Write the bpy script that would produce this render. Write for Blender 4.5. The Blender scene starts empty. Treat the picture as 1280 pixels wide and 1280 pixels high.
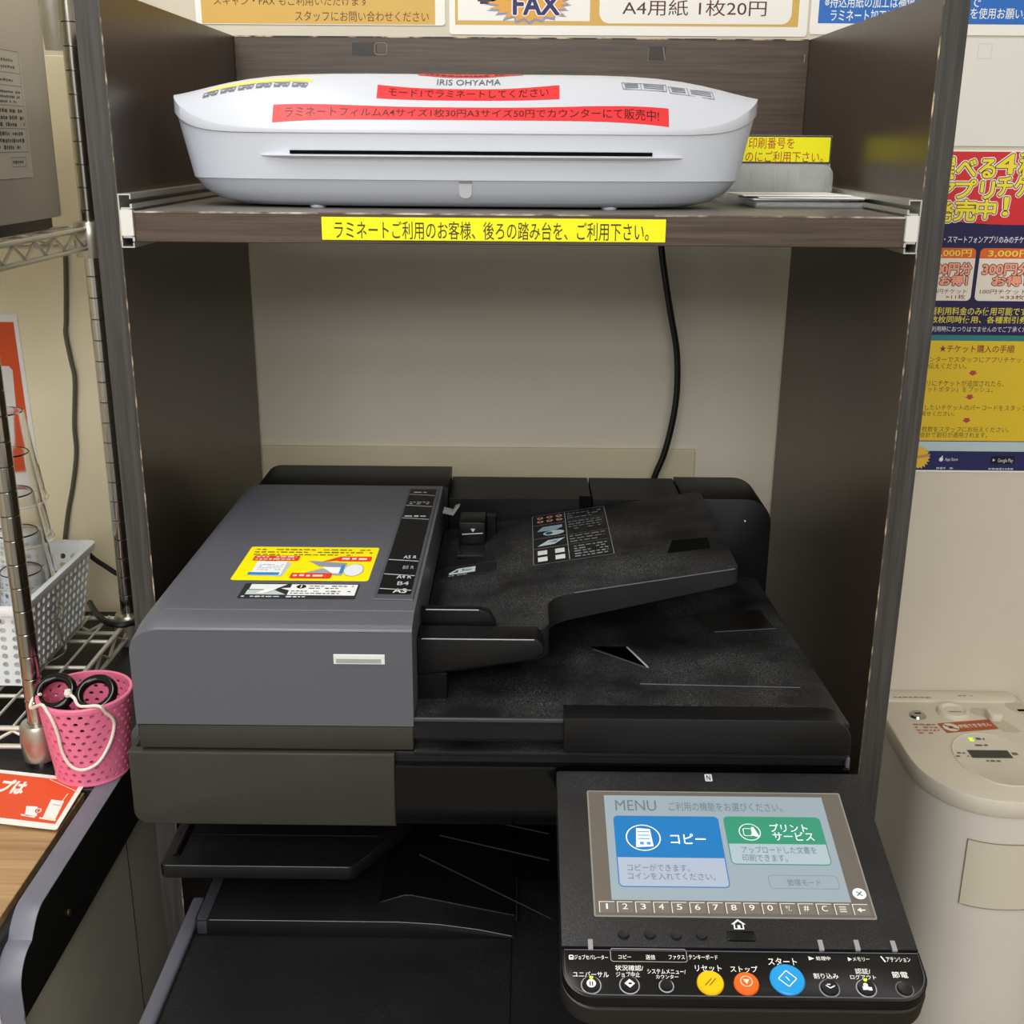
import bpy, bmesh, math, random
from mathutils import Vector, Matrix
random.seed(7)
SC = bpy.context.scene
COL = SC.collection
PI = math.pi

# ---------------------------------------------------------------- camera, light, exposure
cam_d = bpy.data.cameras.new('camera'); cam = bpy.data.objects.new('camera', cam_d); COL.objects.link(cam)
cam_d.sensor_width = 36.0; cam_d.lens = 36.0*1443.95/1280.0; cam_d.clip_start = 0.02
CP, CR, CY = 0.308750537, 0.00747416834, -0.00632259369
fwd = Vector((math.sin(CY)*math.cos(CP), math.cos(CY)*math.cos(CP), -math.sin(CP)))
rgt = Vector((math.cos(CY), -math.sin(CY), 0)); upv = rgt.cross(fwd)
xr = rgt*math.cos(CR) + upv*math.sin(CR); yr = -rgt*math.sin(CR) + upv*math.cos(CR)
mw = Matrix((xr, yr, -fwd)).transposed().to_4x4(); mw.translation = Vector((0.00265, -1.03992733, 1.40))
cam.matrix_world = mw
SC.camera = cam
SC.view_settings.view_transform = 'Standard'; SC.view_settings.look = 'None'
SC.view_settings.exposure = 0.22; SC.view_settings.gamma = 1.0; SC.view_settings.use_curve_mapping = False

world = bpy.data.worlds.new('room_light'); SC.world = world; world.use_nodes = True
wt = world.node_tree; bg = wt.nodes['Background']; bg.inputs[1].default_value = 1.0
# the rest of the shop: bright ceiling and walls above eye level, dark furniture and floor below
wtc = wt.nodes.new('ShaderNodeTexCoord'); wsp = wt.nodes.new('ShaderNodeSeparateXYZ'); wrp = wt.nodes.new('ShaderNodeValToRGB')
wma = wt.nodes.new('ShaderNodeMapRange'); wma.inputs[1].default_value = -1; wma.inputs[2].default_value = 1
wrp.color_ramp.elements[0].position = 0.36; wrp.color_ramp.elements[0].color = (0.27, 0.26, 0.24, 1)
wrp.color_ramp.elements[1].position = 0.60; wrp.color_ramp.elements[1].color = (0.86, 0.87, 0.90, 1)
wt.links.new(wtc.outputs['Generated'], wsp.inputs[0]); wt.links.new(wsp.outputs[2], wma.inputs[0])
wt.links.new(wma.outputs[0], wrp.inputs[0]); wt.links.new(wrp.outputs[0], bg.inputs[0])

def area(name, loc, tgt, sx, sy, power, col=(1, 0.985, 0.965)):
    l = bpy.data.lights.new(name, 'AREA'); l.shape = 'RECTANGLE'; l.size = sx; l.size_y = sy
    l.energy = power; l.color = col
    o = bpy.data.objects.new(name, l); COL.objects.link(o); o.location = loc
    o.rotation_euler = (Vector(tgt)-Vector(loc)).to_track_quat('-Z', 'Y').to_euler()
    return o
area('ceiling_area_light', (-0.50, -0.60, 2.42), (-0.50, -0.60, 0), 0.35, 1.3, 17)
area('ceiling_area_light', (1.05, -0.45, 2.42), (1.05, -0.45, 0), 0.35, 1.3, 5)
area('ceiling_area_light', (-0.2, -2.3, 2.42), (-0.2, -2.1, 0), 1.8, 1.0, 34)
area('ceiling_area_light', (-0.3, -3.7, 2.42), (-0.3, -3.0, 0), 2.4, 1.4, 78)  # unseen far light, added to brighten the rack wall and cabinet interior

# ---------------------------------------------------------------- materials
def lin(h):
    h = h.lstrip('#'); r = []
    for i in (0, 2, 4):
        c = int(h[i:i+2], 16)/255.0
        r.append(c/12.92 if c <= 0.04045 else ((c+0.055)/1.055)**2.4)
    return (r[0], r[1], r[2], 1.0)

MATS = {}
def mat(name, col, rough=0.5, metal=0.0, spec=0.5, noise=0.0, nscale=60.0, bump=0.0, bscale=400.0, trans=0.0, ior=1.45, emit=0.0, coat=0.0, alpha=1.0):
    if name in MATS: return MATS[name]
    m = bpy.data.materials.new(name); m.use_nodes = True; nt = m.node_tree; b = nt.nodes['Principled BSDF']
    c = lin(col) if isinstance(col, str) else col
    b.inputs['Base Color'].default_value = c; b.inputs['Roughness'].default_value = rough
    b.inputs['Metallic'].default_value = metal; b.inputs['Specular IOR Level'].default_value = spec
    b.inputs['Transmission Weight'].default_value = trans; b.inputs['IOR'].default_value = ior
    b.inputs['Coat Weight'].default_value = coat; b.inputs['Alpha'].default_value = alpha
    if emit:
        b.inputs['Emission Color'].default_value = c; b.inputs['Emission Strength'].default_value = emit
    if noise or bump:
        tc = nt.nodes.new('ShaderNodeTexCoord')
    if noise:
        n = nt.nodes.new('ShaderNodeTexNoise'); n.inputs['Scale'].default_value = nscale; n.inputs['Detail'].default_value = 5
        nt.links.new(tc.outputs['Object'], n.inputs['Vector'])
        r = nt.nodes.new('ShaderNodeValToRGB'); r.color_ramp.elements[0].position = 0.3; r.color_ramp.elements[1].position = 0.7
        k0, k1 = 1-noise, 1+noise
        r.color_ramp.elements[0].color = (c[0]*k0, c[1]*k0, c[2]*k0, 1); r.color_ramp.elements[1].color = (min(1, c[0]*k1), min(1, c[1]*k1), min(1, c[2]*k1), 1)
        nt.links.new(n.outputs['Fac'], r.inputs['Fac']); nt.links.new(r.outputs['Color'], b.inputs['Base Color'])
    if bump:
        n2 = nt.nodes.new('ShaderNodeTexNoise'); n2.inputs['Scale'].default_value = bscale; n2.inputs['Detail'].default_value = 3
        nt.links.new(tc.outputs['Object'], n2.inputs['Vector'])
        bp = nt.nodes.new('ShaderNodeBump'); bp.inputs['Strength'].default_value = bump; bp.inputs['Distance'].default_value = 0.001
        nt.links.new(n2.outputs['Fac'], bp.inputs['Height']); nt.links.new(bp.outputs['Normal'], b.inputs['Normal'])
    MATS[name] = m
    return m

def wood(name, dark, light, axis, rough=0.35, scale=1.0, spec=0.5):
    if name in MATS: return MATS[name]
    m = bpy.data.materials.new(name); m.use_nodes = True; nt = m.node_tree; b = nt.nodes['Principled BSDF']
    b.inputs['Roughness'].default_value = rough; b.inputs['Specular IOR Level'].default_value = spec
    tc = nt.nodes.new('ShaderNodeTexCoord'); mp = nt.nodes.new('ShaderNodeMapping')
    s = [220.0*scale]*3; s['xyz'.index(axis)] = 7.0*scale
    mp.inputs['Scale'].default_value = s
    n = nt.nodes.new('ShaderNodeTexNoise'); n.inputs['Scale'].default_value = 1.0; n.inputs['Detail'].default_value = 6; n.inputs['Roughness'].default_value = 0.65
    r = nt.nodes.new('ShaderNodeValToRGB'); r.color_ramp.elements[0].position = 0.32; r.color_ramp.elements[1].position = 0.72
    r.color_ramp.elements[0].color = lin(dark); r.color_ramp.elements[1].color = lin(light)
    nt.links.new(tc.outputs['Object'], mp.inputs['Vector']); nt.links.new(mp.outputs['Vector'], n.inputs['Vector'])
    nt.links.new(n.outputs['Fac'], r.inputs['Fac']); nt.links.new(r.outputs['Color'], b.inputs['Base Color'])
    MATS[name] = m
    return m

def dusty(name, base, dust, amount=0.5, rough=0.5, scale=45.0, spec=0.5):
    """plastic with settled dust in patches and fine specks"""
    if name in MATS: return MATS[name]
    m = bpy.data.materials.new(name); m.use_nodes = True; nt = m.node_tree; b = nt.nodes['Principled BSDF']
    b.inputs['Roughness'].default_value = rough; b.inputs['Specular IOR Level'].default_value = spec
    tc = nt.nodes.new('ShaderNodeTexCoord')
    def nz(sc, lo, hi):
        n = nt.nodes.new('ShaderNodeTexNoise'); n.inputs['Scale'].default_value = sc; n.inputs['Detail'].default_value = 6
        r = nt.nodes.new('ShaderNodeMapRange'); r.inputs[1].default_value = lo; r.inputs[2].default_value = hi
        nt.links.new(tc.outputs['Object'], n.inputs['Vector']); nt.links.new(n.outputs['Fac'], r.inputs[0]); return r
    a, c = nz(scale*0.35, 0.35, 0.7), nz(scale*22, 0.45, 0.75)
    mu = nt.nodes.new('ShaderNodeMath'); mu.operation = 'MULTIPLY'
    nt.links.new(a.outputs[0], mu.inputs[0]); nt.links.new(c.outputs[0], mu.inputs[1])
    mk = nt.nodes.new('ShaderNodeMath'); mk.operation = 'MULTIPLY'; mk.inputs[1].default_value = amount
    ge = nt.nodes.new('ShaderNodeNewGeometry'); sp = nt.nodes.new('ShaderNodeSeparateXYZ'); up = nt.nodes.new('ShaderNodeMapRange')
    up.inputs[1].default_value = 0.3; up.inputs[2].default_value = 0.9; up.inputs[3].default_value = 0.12   # dust settles on what faces up
    nt.links.new(ge.outputs['Normal'], sp.inputs[0]); nt.links.new(sp.outputs[2], up.inputs[0])
    md = nt.nodes.new('ShaderNodeMath'); md.operation = 'MULTIPLY'
    nt.links.new(mu.outputs[0], md.inputs[0]); nt.links.new(up.outputs[0], md.inputs[1])
    nt.links.new(md.outputs[0], mk.inputs[0])
    mx = nt.nodes.new('ShaderNodeMix'); mx.data_type = 'RGBA'
    mx.inputs[6].default_value = lin(base); mx.inputs[7].default_value = lin(dust)
    nt.links.new(mk.outputs[0], mx.inputs[0]); nt.links.new(mx.outputs[2], b.inputs['Base Color'])
    MATS[name] = m
    return m

def worn(name, dark, light, lo=0.5, hi=0.56, scale=(60, 60, 28)):
    """board edge whose dark foil is chipped here and there down to the pale chipboard"""
    if name in MATS: return MATS[name]
    m = bpy.data.materials.new(name); m.use_nodes = True; nt = m.node_tree; b = nt.nodes['Principled BSDF']
    b.inputs['Roughness'].default_value = 0.6
    tc = nt.nodes.new('ShaderNodeTexCoord'); mp = nt.nodes.new('ShaderNodeMapping'); mp.inputs['Scale'].default_value = scale
    n = nt.nodes.new('ShaderNodeTexNoise'); n.inputs['Scale'].default_value = 1.0; n.inputs['Detail'].default_value = 5
    r = nt.nodes.new('ShaderNodeValToRGB'); r.color_ramp.elements[0].position = lo; r.color_ramp.elements[1].position = hi
    r.color_ramp.elements[0].color = lin(dark); r.color_ramp.elements[1].color = lin(light)
    nt.links.new(tc.outputs['Object'], mp.inputs['Vector']); nt.links.new(mp.outputs['Vector'], n.inputs['Vector'])
    nt.links.new(n.outputs['Fac'], r.inputs['Fac']); nt.links.new(r.outputs['Color'], b.inputs['Base Color'])
    MATS[name] = m
    return m

def ink(col, rough=0.45, emit=0.0):
    return mat('print_' + col.lstrip('#') + ('_lit' if emit else '') + ('_g' if rough < 0.3 else ''), col, rough, emit=emit, spec=0.4)

# ---------------------------------------------------------------- mesh helpers
class MB:
    def __init__(s, *mats):
        s.bm = bmesh.new(); s.mats = list(mats)
    def mi(s, m):
        if m is None: return 0
        if m not in s.mats: s.mats.append(m)
        return s.mats.index(m)
    def _setm(s, faces, m):
        i = s.mi(m)
        for f in faces: f.material_index = i
    def box(s, x0, y0, z0, x1, y1, z1, bev=0.0, seg=2, m=None):
        vs = [s.bm.verts.new((x, y, z)) for z in (z0, z1) for y in (y0, y1) for x in (x0, x1)]
        q = [(0, 2, 3, 1), (4, 5, 7, 6), (0, 1, 5, 4), (2, 6, 7, 3), (0, 4, 6, 2), (1, 3, 7, 5)]
        fs = [s.bm.faces.new([vs[i] for i in a]) for a in q]
        s._setm(fs, m)
        if bev:
            es = list({e for f in fs for e in f.edges})
            bmesh.ops.bevel(s.bm, geom=es, offset=bev, segments=seg, affect='EDGES', profile=0.5, material=-1)
        return s
    def prism(s, pts, axis, a, b, bev=0.0, seg=2, m=None, cap_only=False):
        """extrude a 2D outline along an axis; pts are the two other coordinates in x,y,z order"""
        def P(p, t):
            l = list(p); l.insert('xyz'.index(axis), t); return l
        n = len(pts)
        A = [s.bm.verts.new(P(p, a)) for p in pts]; B = [s.bm.verts.new(P(p, b)) for p in pts]
        fs = [s.bm.faces.new(A[::-1]), s.bm.faces.new(B)]
        for i in range(n): fs.append(s.bm.faces.new((A[i], A[(i+1) % n], B[(i+1) % n], B[i])))
        bmesh.ops.recalc_face_normals(s.bm, faces=fs)
        s._setm(fs, m)
        if bev:
            es = list({e for f in fs[:2] for e in f.edges})
            bmesh.ops.bevel(s.bm, geom=es, offset=bev, segments=seg, affect='EDGES', profile=0.5, material=-1)
        return s
    def frame_prism(s, pts, O, u, v, d0, d1, bev=0.0, seg=2, m=None):
        O, u, v = Vector(O), Vector(u), Vector(v); n = u.cross(v).normalized()
        A = [s.bm.verts.new(O+u*p[0]+v*p[1]+n*d0) for p in pts]; B = [s.bm.verts.new(O+u*p[0]+v*p[1]+n*d1) for p in pts]
        fs = [s.bm.faces.new(A[::-1]), s.bm.faces.new(B)]; k = len(pts)
        for i in range(k): fs.append(s.bm.faces.new((A[i], A[(i+1) % k], B[(i+1) % k], B[i])))
        bmesh.ops.recalc_face_normals(s.bm, faces=fs); s._setm(fs, m)
        if bev:
            es = list({e for f in fs[1:2] for e in f.edges})
            bmesh.ops.bevel(s.bm, geom=es, offset=bev, segments=seg, affect='EDGES', profile=0.5, material=-1)
        return s
    def tube(s, pts, r, seg=8, m=None, caps=True):
        pts = [Vector(p) for p in pts]; rings = []; prev = None
        for i, p in enumerate(pts):
            t = ((pts[min(i+1, len(pts)-1)]-pts[max(i-1, 0)])).normalized()
            if prev is None:
                ref = Vector((0, 0, 1)) if abs(t.z) < 0.9 else Vector((1, 0, 0)); x = t.cross(ref).normalized()
            else:
                x = (prev-t*prev.dot(t)).normalized()
            prev = x; y = t.cross(x); rr = r[i] if isinstance(r, (list, tuple)) else r
            rings.append([s.bm.verts.new(p+x*math.cos(2*PI*k/seg)*rr+y*math.sin(2*PI*k/seg)*rr) for k in range(seg)])
        fs = []
        for a, b in zip(rings, rings[1:]):
            for k in range(seg): fs.append(s.bm.faces.new((a[k], a[(k+1) % seg], b[(k+1) % seg], b[k])))
        if caps: fs += [s.bm.faces.new(rings[0][::-1]), s.bm.faces.new(rings[-1])]
        s._setm(fs, m); return s
    def lathe(s, prof, c, seg=32, m=None, close=False):
        rings = []
        for (r, z) in prof:
            rings.append([s.bm.verts.new((c[0]+r*math.cos(2*PI*k/seg), c[1]+r*math.sin(2*PI*k/seg), c[2]+z)) for k in range(seg)])
        fs = []
        for a, b in zip(rings, rings[1:]):
            for k in range(seg): fs.append(s.bm.faces.new((a[k], a[(k+1) % seg], b[(k+1) % seg], b[k])))
        if close: fs += [s.bm.faces.new(rings[0][::-1]), s.bm.faces.new(rings[-1])]
        s._setm(fs, m); return s
    def loft(s, rings, m=None, cap0=True, cap1=True):
        R = [[s.bm.verts.new(p) for p in r] for r in rings]; fs = []; n = len(R[0])
        for a, b in zip(R, R[1:]):
            for k in range(n): fs.append(s.bm.faces.new((a[k], a[(k+1) % n], b[(k+1) % n], b[k])))
        if cap0: fs.append(s.bm.faces.new(R[0][::-1]))
        if cap1: fs.append(s.bm.faces.new(R[-1]))
        s._setm(fs, m); return s
    def poly(s, pts, m=None):
        f = s.bm.faces.new([s.bm.verts.new(p) for p in pts]); s._setm([f], m); return s
    def build(s, name, parent=None, base=None, smooth=32, recalc=False):
        if recalc: bmesh.ops.recalc_face_normals(s.bm, faces=s.bm.faces[:])
        off = Vector((0, 0, 0))
        if parent is not None:
            p = parent
            while p.parent is not None: p = p.parent
            off = p.location.copy()
        elif base is not None: off = Vector(base)
        for v in s.bm.verts: v.co -= off
        me = bpy.data.meshes.new(name); s.bm.to_mesh(me); s.bm.free()
        for m in s.mats: me.materials.append(m)
        if smooth:
            for p in me.polygons: p.use_smooth = True
            me.set_sharp_from_angle(angle=math.radians(smooth))
        o = bpy.data.objects.new(name, me); COL.objects.link(o)
        if parent is not None: o.parent = parent
        elif base is not None: o.location = off
        return o

def thing(name, label, cat, loc, group=None):
    o = bpy.data.objects.new(name, None); COL.objects.link(o); o.location = loc; o.empty_display_size = 0.05
    o['label'] = label; o['category'] = cat
    if group: o['group'] = group
    return o
def tag(o, label, cat=None, group=None, kind=None):
    if label: o['label'] = label
    if cat: o['category'] = cat
    if group: o['group'] = group
    if kind: o['kind'] = kind
    return o

def rrect(x0, y0, x1, y1, r, seg=5, which='abcd'):
    """rounded rectangle, counter-clockwise; which lists rounded corners a=bl b=br c=tr d=tl"""
    out = []
    for k, (cx, cy, a0) in zip('abcd', ((x0, y0, PI), (x1, y0, 1.5*PI), (x1, y1, 0), (x0, y1, 0.5*PI))):
        if k in which and r > 0:
            ox = cx + (r if cx == x0 else -r); oy = cy + (r if cy == y0 else -r)
            for i in range(seg+1):
                a = a0 + 0.5*PI*i/seg; out.append((ox+r*math.cos(a), oy+r*math.sin(a)))
        else: out.append((cx, cy))
    return out

TXT = {}
def glyphs(body, bold=0.0):
    """outline mesh of one line of writing, normalised to its bounding box"""
    key = (body, bold)
    if key in TXT: return TXT[key]
    cu = bpy.data.curves.new('t', 'FONT'); cu.body = body; cu.resolution_u = 3; cu.offset = bold
    o = bpy.data.objects.new('t', cu); COL.objects.link(o); bpy.context.view_layer.update()
    me = bpy.data.meshes.new_from_object(o.evaluated_get(bpy.context.evaluated_depsgraph_get()))
    vs = [(v.co.x, v.co.y) for v in me.vertices]; fs = [tuple(p.vertices) for p in me.polygons]
    bpy.data.objects.remove(o); bpy.data.curves.remove(cu); bpy.data.meshes.remove(me)
    x0 = min(v[0] for v in vs); x1 = max(v[0] for v in vs); y0 = min(v[1] for v in vs); y1 = max(v[1] for v in vs)
    h = max(y1-y0, 1e-6)
    r = ([((v[0]-x0)/max(x1-x0, 1e-6), (v[1]-y0)/h) for v in vs], fs)
    TXT[key] = r
    return r

class Sheet:
    """a printed sheet: a thin board with printed shapes and writing lying on it, one mesh"""
    def __init__(s, O, u, v, step=0.00012, fn=None):
        s.O, s.u, s.v = Vector(O), Vector(u), Vector(v); s.n = s.u.cross(s.v).normalized(); s.step = step; s.mb = MB(); s.fn = fn
    def at(s, p, k):
        if s.fn: return s.fn(p[0], p[1], k*s.step)
        return s.O + s.u*p[0] + s.v*p[1] + s.n*(k*s.step)
    def poly(s, pts, col, k, m=None):
        f = s.mb.bm.faces.new([s.mb.bm.verts.new(s.at(p, k)) for p in pts])
        f.normal_update()
        if f.normal.dot(s.n) < 0: f.normal_flip()
        s.mb._setm([f], m or ink(col)); return s
    def rect(s, x0, y0, x1, y1, col, k, r=0.0, which='abcd', m=None):
        return s.poly(rrect(min(x0, x1), min(y0, y1), max(x0, x1), max(y0, y1), r, 5, which), col, k, m)
    def ring(s, x0, y0, x1, y1, w, col, k, r=0.0):
        a = rrect(x0, y0, x1, y1, r if r else 1e-5); b = rrect(x0+w, y0+w, x1-w, y1-w, max(r-w, 1e-5)); n = len(a)
        A = [s.mb.bm.verts.new(s.at(p, k)) for p in a]; B = [s.mb.bm.verts.new(s.at(p, k)) for p in b]
        fs = [s.mb.bm.faces.new((A[i], A[(i+1) % n], B[(i+1) % n], B[i])) for i in range(n)]
        s.mb._setm(fs, ink(col)); return s
    def disc(s, cx, cy, rx, ry, col, k, seg=24, m=None):
        return s.poly([(cx+rx*math.cos(2*PI*i/seg), cy+ry*math.sin(2*PI*i/seg)) for i in range(seg)], col, k, m)
    def circ(s, cx, cy, rx, ry, w, col, k, seg=28):
        A = [s.mb.bm.verts.new(s.at((cx+rx*math.cos(2*PI*i/seg), cy+ry*math.sin(2*PI*i/seg)), k)) for i in range(seg)]
        B = [s.mb.bm.verts.new(s.at((cx+(rx-w)*math.cos(2*PI*i/seg), cy+(ry-w)*math.sin(2*PI*i/seg)), k)) for i in range(seg)]
        s.mb._setm([s.mb.bm.faces.new((A[i], A[(i+1) % seg], B[(i+1) % seg], B[i])) for i in range(seg)], ink(col)); return s
    def line(s, a, b, w, col, k):
        d = Vector((b[0]-a[0], b[1]-a[1])); p = Vector((-d.y, d.x)).normalized()*w*0.5
        return s.poly([(a[0]-p.x, a[1]-p.y), (b[0]-p.x, b[1]-p.y), (b[0]+p.x, b[1]+p.y), (a[0]+p.x, a[1]+p.y)], col, k)
    def text(s, body, x0, y0, x1, y1, col, k, bold=0.0, shear=0.0, m=None):
        vs, fs = glyphs(body, bold)
        V = [s.mb.bm.verts.new(s.at((x0+(x1-x0)*a+shear*b*(y1-y0), y0+(y1-y0)*b), k)) for a, b in vs]
        out = []
        for f in fs:
            try: out.append(s.mb.bm.faces.new([V[i] for i in f]))
            except ValueError: pass
        s.mb._setm(out, m or ink(col)); return s
    def outline(s, body, x0, y0, x1, y1, w, col, k):
        for i in range(10):
            a = 2*PI*i/10; dx, dy = w*math.cos(a), w*math.sin(a)
            s.text(body, x0+dx, y0+dy, x1+dx, y1+dy, col, k+0.15*i)
        return s
    def scribble(s, x0, y0, x1, y1, col, k, n=3, fill=0.6):
        """lines of print too small to read"""
        h = (y1-y0)/n
        for i in range(n):
            y = y1-h*(i+0.5); x = x0
            xe = x1 - (random.random()*0.35*(x1-x0) if i == n-1 else random.random()*0.05*(x1-x0))
            while x < xe:
                w = h*random.uniform(0.35, 1.0); w = min(w, xe-x)
                if random.random() < 0.88:
                    s.rect(x, y-h*fill*0.5*random.uniform(0.55, 1), x+w, y+h*fill*0.5*random.uniform(0.55, 1), col, k)
                x += w + h*0.22
        return s
    def board(s, x0, y0, x1, y1, col, t=0.0004, r=0.0, m=None, which='abcd'):
        s.mb.frame_prism(rrect(x0, y0, x1, y1, r, 5, which), s.O, s.u, s.v, -t, 0.0, m=m or ink(col)); return s
    def build(s, name, parent=None, base=None):
        return s.mb.build(name, parent, base, smooth=0)
X, Y, Z = (1, 0, 0), (0, 1, 0), (0, 0, 1)
# ---------------------------------------------------------------- materials in use
WALL = mat('painted_wall', '#d4cdbc', 0.75, noise=0.04, nscale=3.0, spec=0.25)
FLOOR = mat('floor_vinyl', '#6f675c', 0.5, noise=0.15, nscale=12)
CEIL = mat('ceiling_board', '#e4e1d8', 0.9)
WENGE_V = wood('wenge_upright', '#2e2620', '#443930', 'z', 0.3)
WENGE_E = wood('wenge_front_edge', '#252422', '#474542', 'z', 0.5)
WENGE_H = wood('wenge_lengthwise', '#33291f', '#5b4a3c', 'x', 0.38)
EDGEWORN = worn('chipped_edge', '#4a4238', '#cdb896', 0.50, 0.66, (60, 60, 45))
STEEL = mat('brushed_steel', '#d3d1c6', 0.42, 0.55)
ZINC = mat('zinc_slide', '#c4c4bf', 0.4, 0.85)
CHROME = mat('chrome', '#b9b6ae', 0.16, 1.0)
WHITE = mat('white_plastic', '#d6d9e0', 0.38)
WHITE_B = mat('white_plastic_lower', '#cdd3de', 0.45)
BLACK = dusty('black_plastic', '#0a0a0b', '#3c3d3f', 0.35, 0.42, 45, 0.3)
BLACKD = dusty('black_plastic_dusty', '#101011', '#747576', 0.9, 0.6, 40, 0.25)
BLACKP = mat('black_plain', '#09090a', 0.4, spec=0.3)
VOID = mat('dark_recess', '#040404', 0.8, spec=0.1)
GLOSSB = mat('gloss_black', '#040404', 0.07, spec=0.4)
SLATE = dusty('slate_plastic', '#56585f', '#7d8089', 0.3, 0.36, 18)
OLIVE = mat('charcoal_plastic', '#363430', 0.5, spec=0.3, noise=0.06, nscale=30, bump=0.05, bscale=900)
PANEL = dusty('panel_plastic', '#151517', '#5a5b5d', 0.5, 0.5, 40, 0.3)
CLEAR = mat('clear_plastic', '#ffffff', 0.08, trans=1.0, ior=1.16)
CLEAR2 = mat('clear_acrylic', '#f4f6f5', 0.08, trans=0.82, ior=1.2)
RUBBER = mat('black_cable', '#080808', 0.45)
CREAM = mat('cream_plastic', '#d9d2c0', 0.5, noise=0.05, nscale=9)
CREAM_B = mat('cream_plastic_lower', '#dcd6ca', 0.42, noise=0.03, nscale=6)

# ---------------------------------------------------------------- the room
def struct(name, mb, **k):
    o = mb.build(name, **k); o['kind'] = 'structure'; return o
struct('floor', MB(FLOOR).box(-1.9, -4.6, -0.05, 2.3, 0.55, 0.0), smooth=0)
struct('wall_back', MB(WALL).box(-1.9, 0.495, 0.0, 2.3, 0.55, 2.55), smooth=0)
struct('wall_left', MB(WALL).box(-1.95, -4.6, 0.0, -1.9, 0.55, 2.55), smooth=0)
struct('wall_right', MB(WALL).box(2.3, -4.6, 0.0, 2.35, 0.55, 2.55), smooth=0)
struct('ceiling', MB(CEIL).box(-1.95, -4.6, 2.5, 2.35, 0.55, 2.55), smooth=0)
# low cream board fixed to the wall behind the copier
struct('trim_1', MB(mat('wall_board', '#c9c0a2', 0.6, noise=0.05, nscale=8)).box(-0.35, 0.489, 0.62, 0.2425, 0.495, 1.004, 0.001, 1), smooth=0)

# paler cream board added to brighten the wall behind the wire rack
struct('trim_2', MB(mat('cream_brightener', '#eee4c4', 0.6, noise=0.04, nscale=5)).box(-1.6, 0.4915, 0.0, -0.376, 0.495, 1.50, 0.0008, 1), smooth=0)

# ---------------------------------------------------------------- cabinet
cab = thing('copier_cabinet', 'dark brown wood-grain open cabinet built around the black copier', 'cabinet', (0, 0, 0))
for sx in (-1, 1):
    a, b = (-0.372, -0.35) if sx < 0 else (0.35, 0.372)
    pb = MB(WENGE_V); pb.box(a, 0.0008, 0.0, b, 0.483, 1.5225, 0.0004, 1)
    p = pb.build('side_panel', cab)
    MB(WENGE_E).box(a+0.0003, -0.0004, 0.0, b-0.0003, 0.0009, 1.5223).build('edge_band', p, smooth=0)
    inner = b if sx < 0 else a
    e = MB(EDGEWORN); e.box(inner-0.0006, -0.0007, 0.0, inner+0.0005, 0.0005, 1.5225)
    e.build('chipped_edge', p, smooth=0)
bb = MB(WENGE_H).box(-0.35, 0.472, 1.33, 0.35, 0.489, 1.5225, 0.0004, 1).build('back_board', cab)
MB(worn('chipped_top_edge', '#3a332c', '#cdb896', 0.5, 0.6, (40, 60, 60))).box(-0.349, 0.4712, 1.5215, 0.349, 0.4728, 1.523).build('chipped_edge', bb, smooth=0)
TAPE = mat('old_tape', '#2a221b', 0.25); TAPE2 = mat('old_tape_residue', '#5a4c3e', 0.35)
for bx in ((-0.2062, 1.5015, -0.1760, 1.5160), (0.1546, 1.4984, 0.1760, 1.5138)):
    tb = MB(TAPE).box(bx[0], 0.4714, bx[1], bx[2], 0.4722, bx[3]).build('tape_patch', bb, smooth=0)
def residue(f):
    s = Sheet((0, 0.4712, 0), X, Z); f(s); s.build('tape_residue', bb)
residue(lambda s: s.ring(*(-0.1789, 1.5016, -0.1633, 1.5162), 0.0009, '#8b7b66', 1, 0.004))
residue(lambda s: s.line((0.1728, 1.5130), (0.1754, 1.4984), 0.0012, '#8b7b66', 1))
residue(lambda s: s.line((0.1553, 1.5128), (0.1549, 1.4983), 0.0008, '#7b6b58', 1))
residue(lambda s: s.line((0.3453, 1.5059), (0.3451, 1.4968), 0.0008, '#a39a8c', 1))

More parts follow.
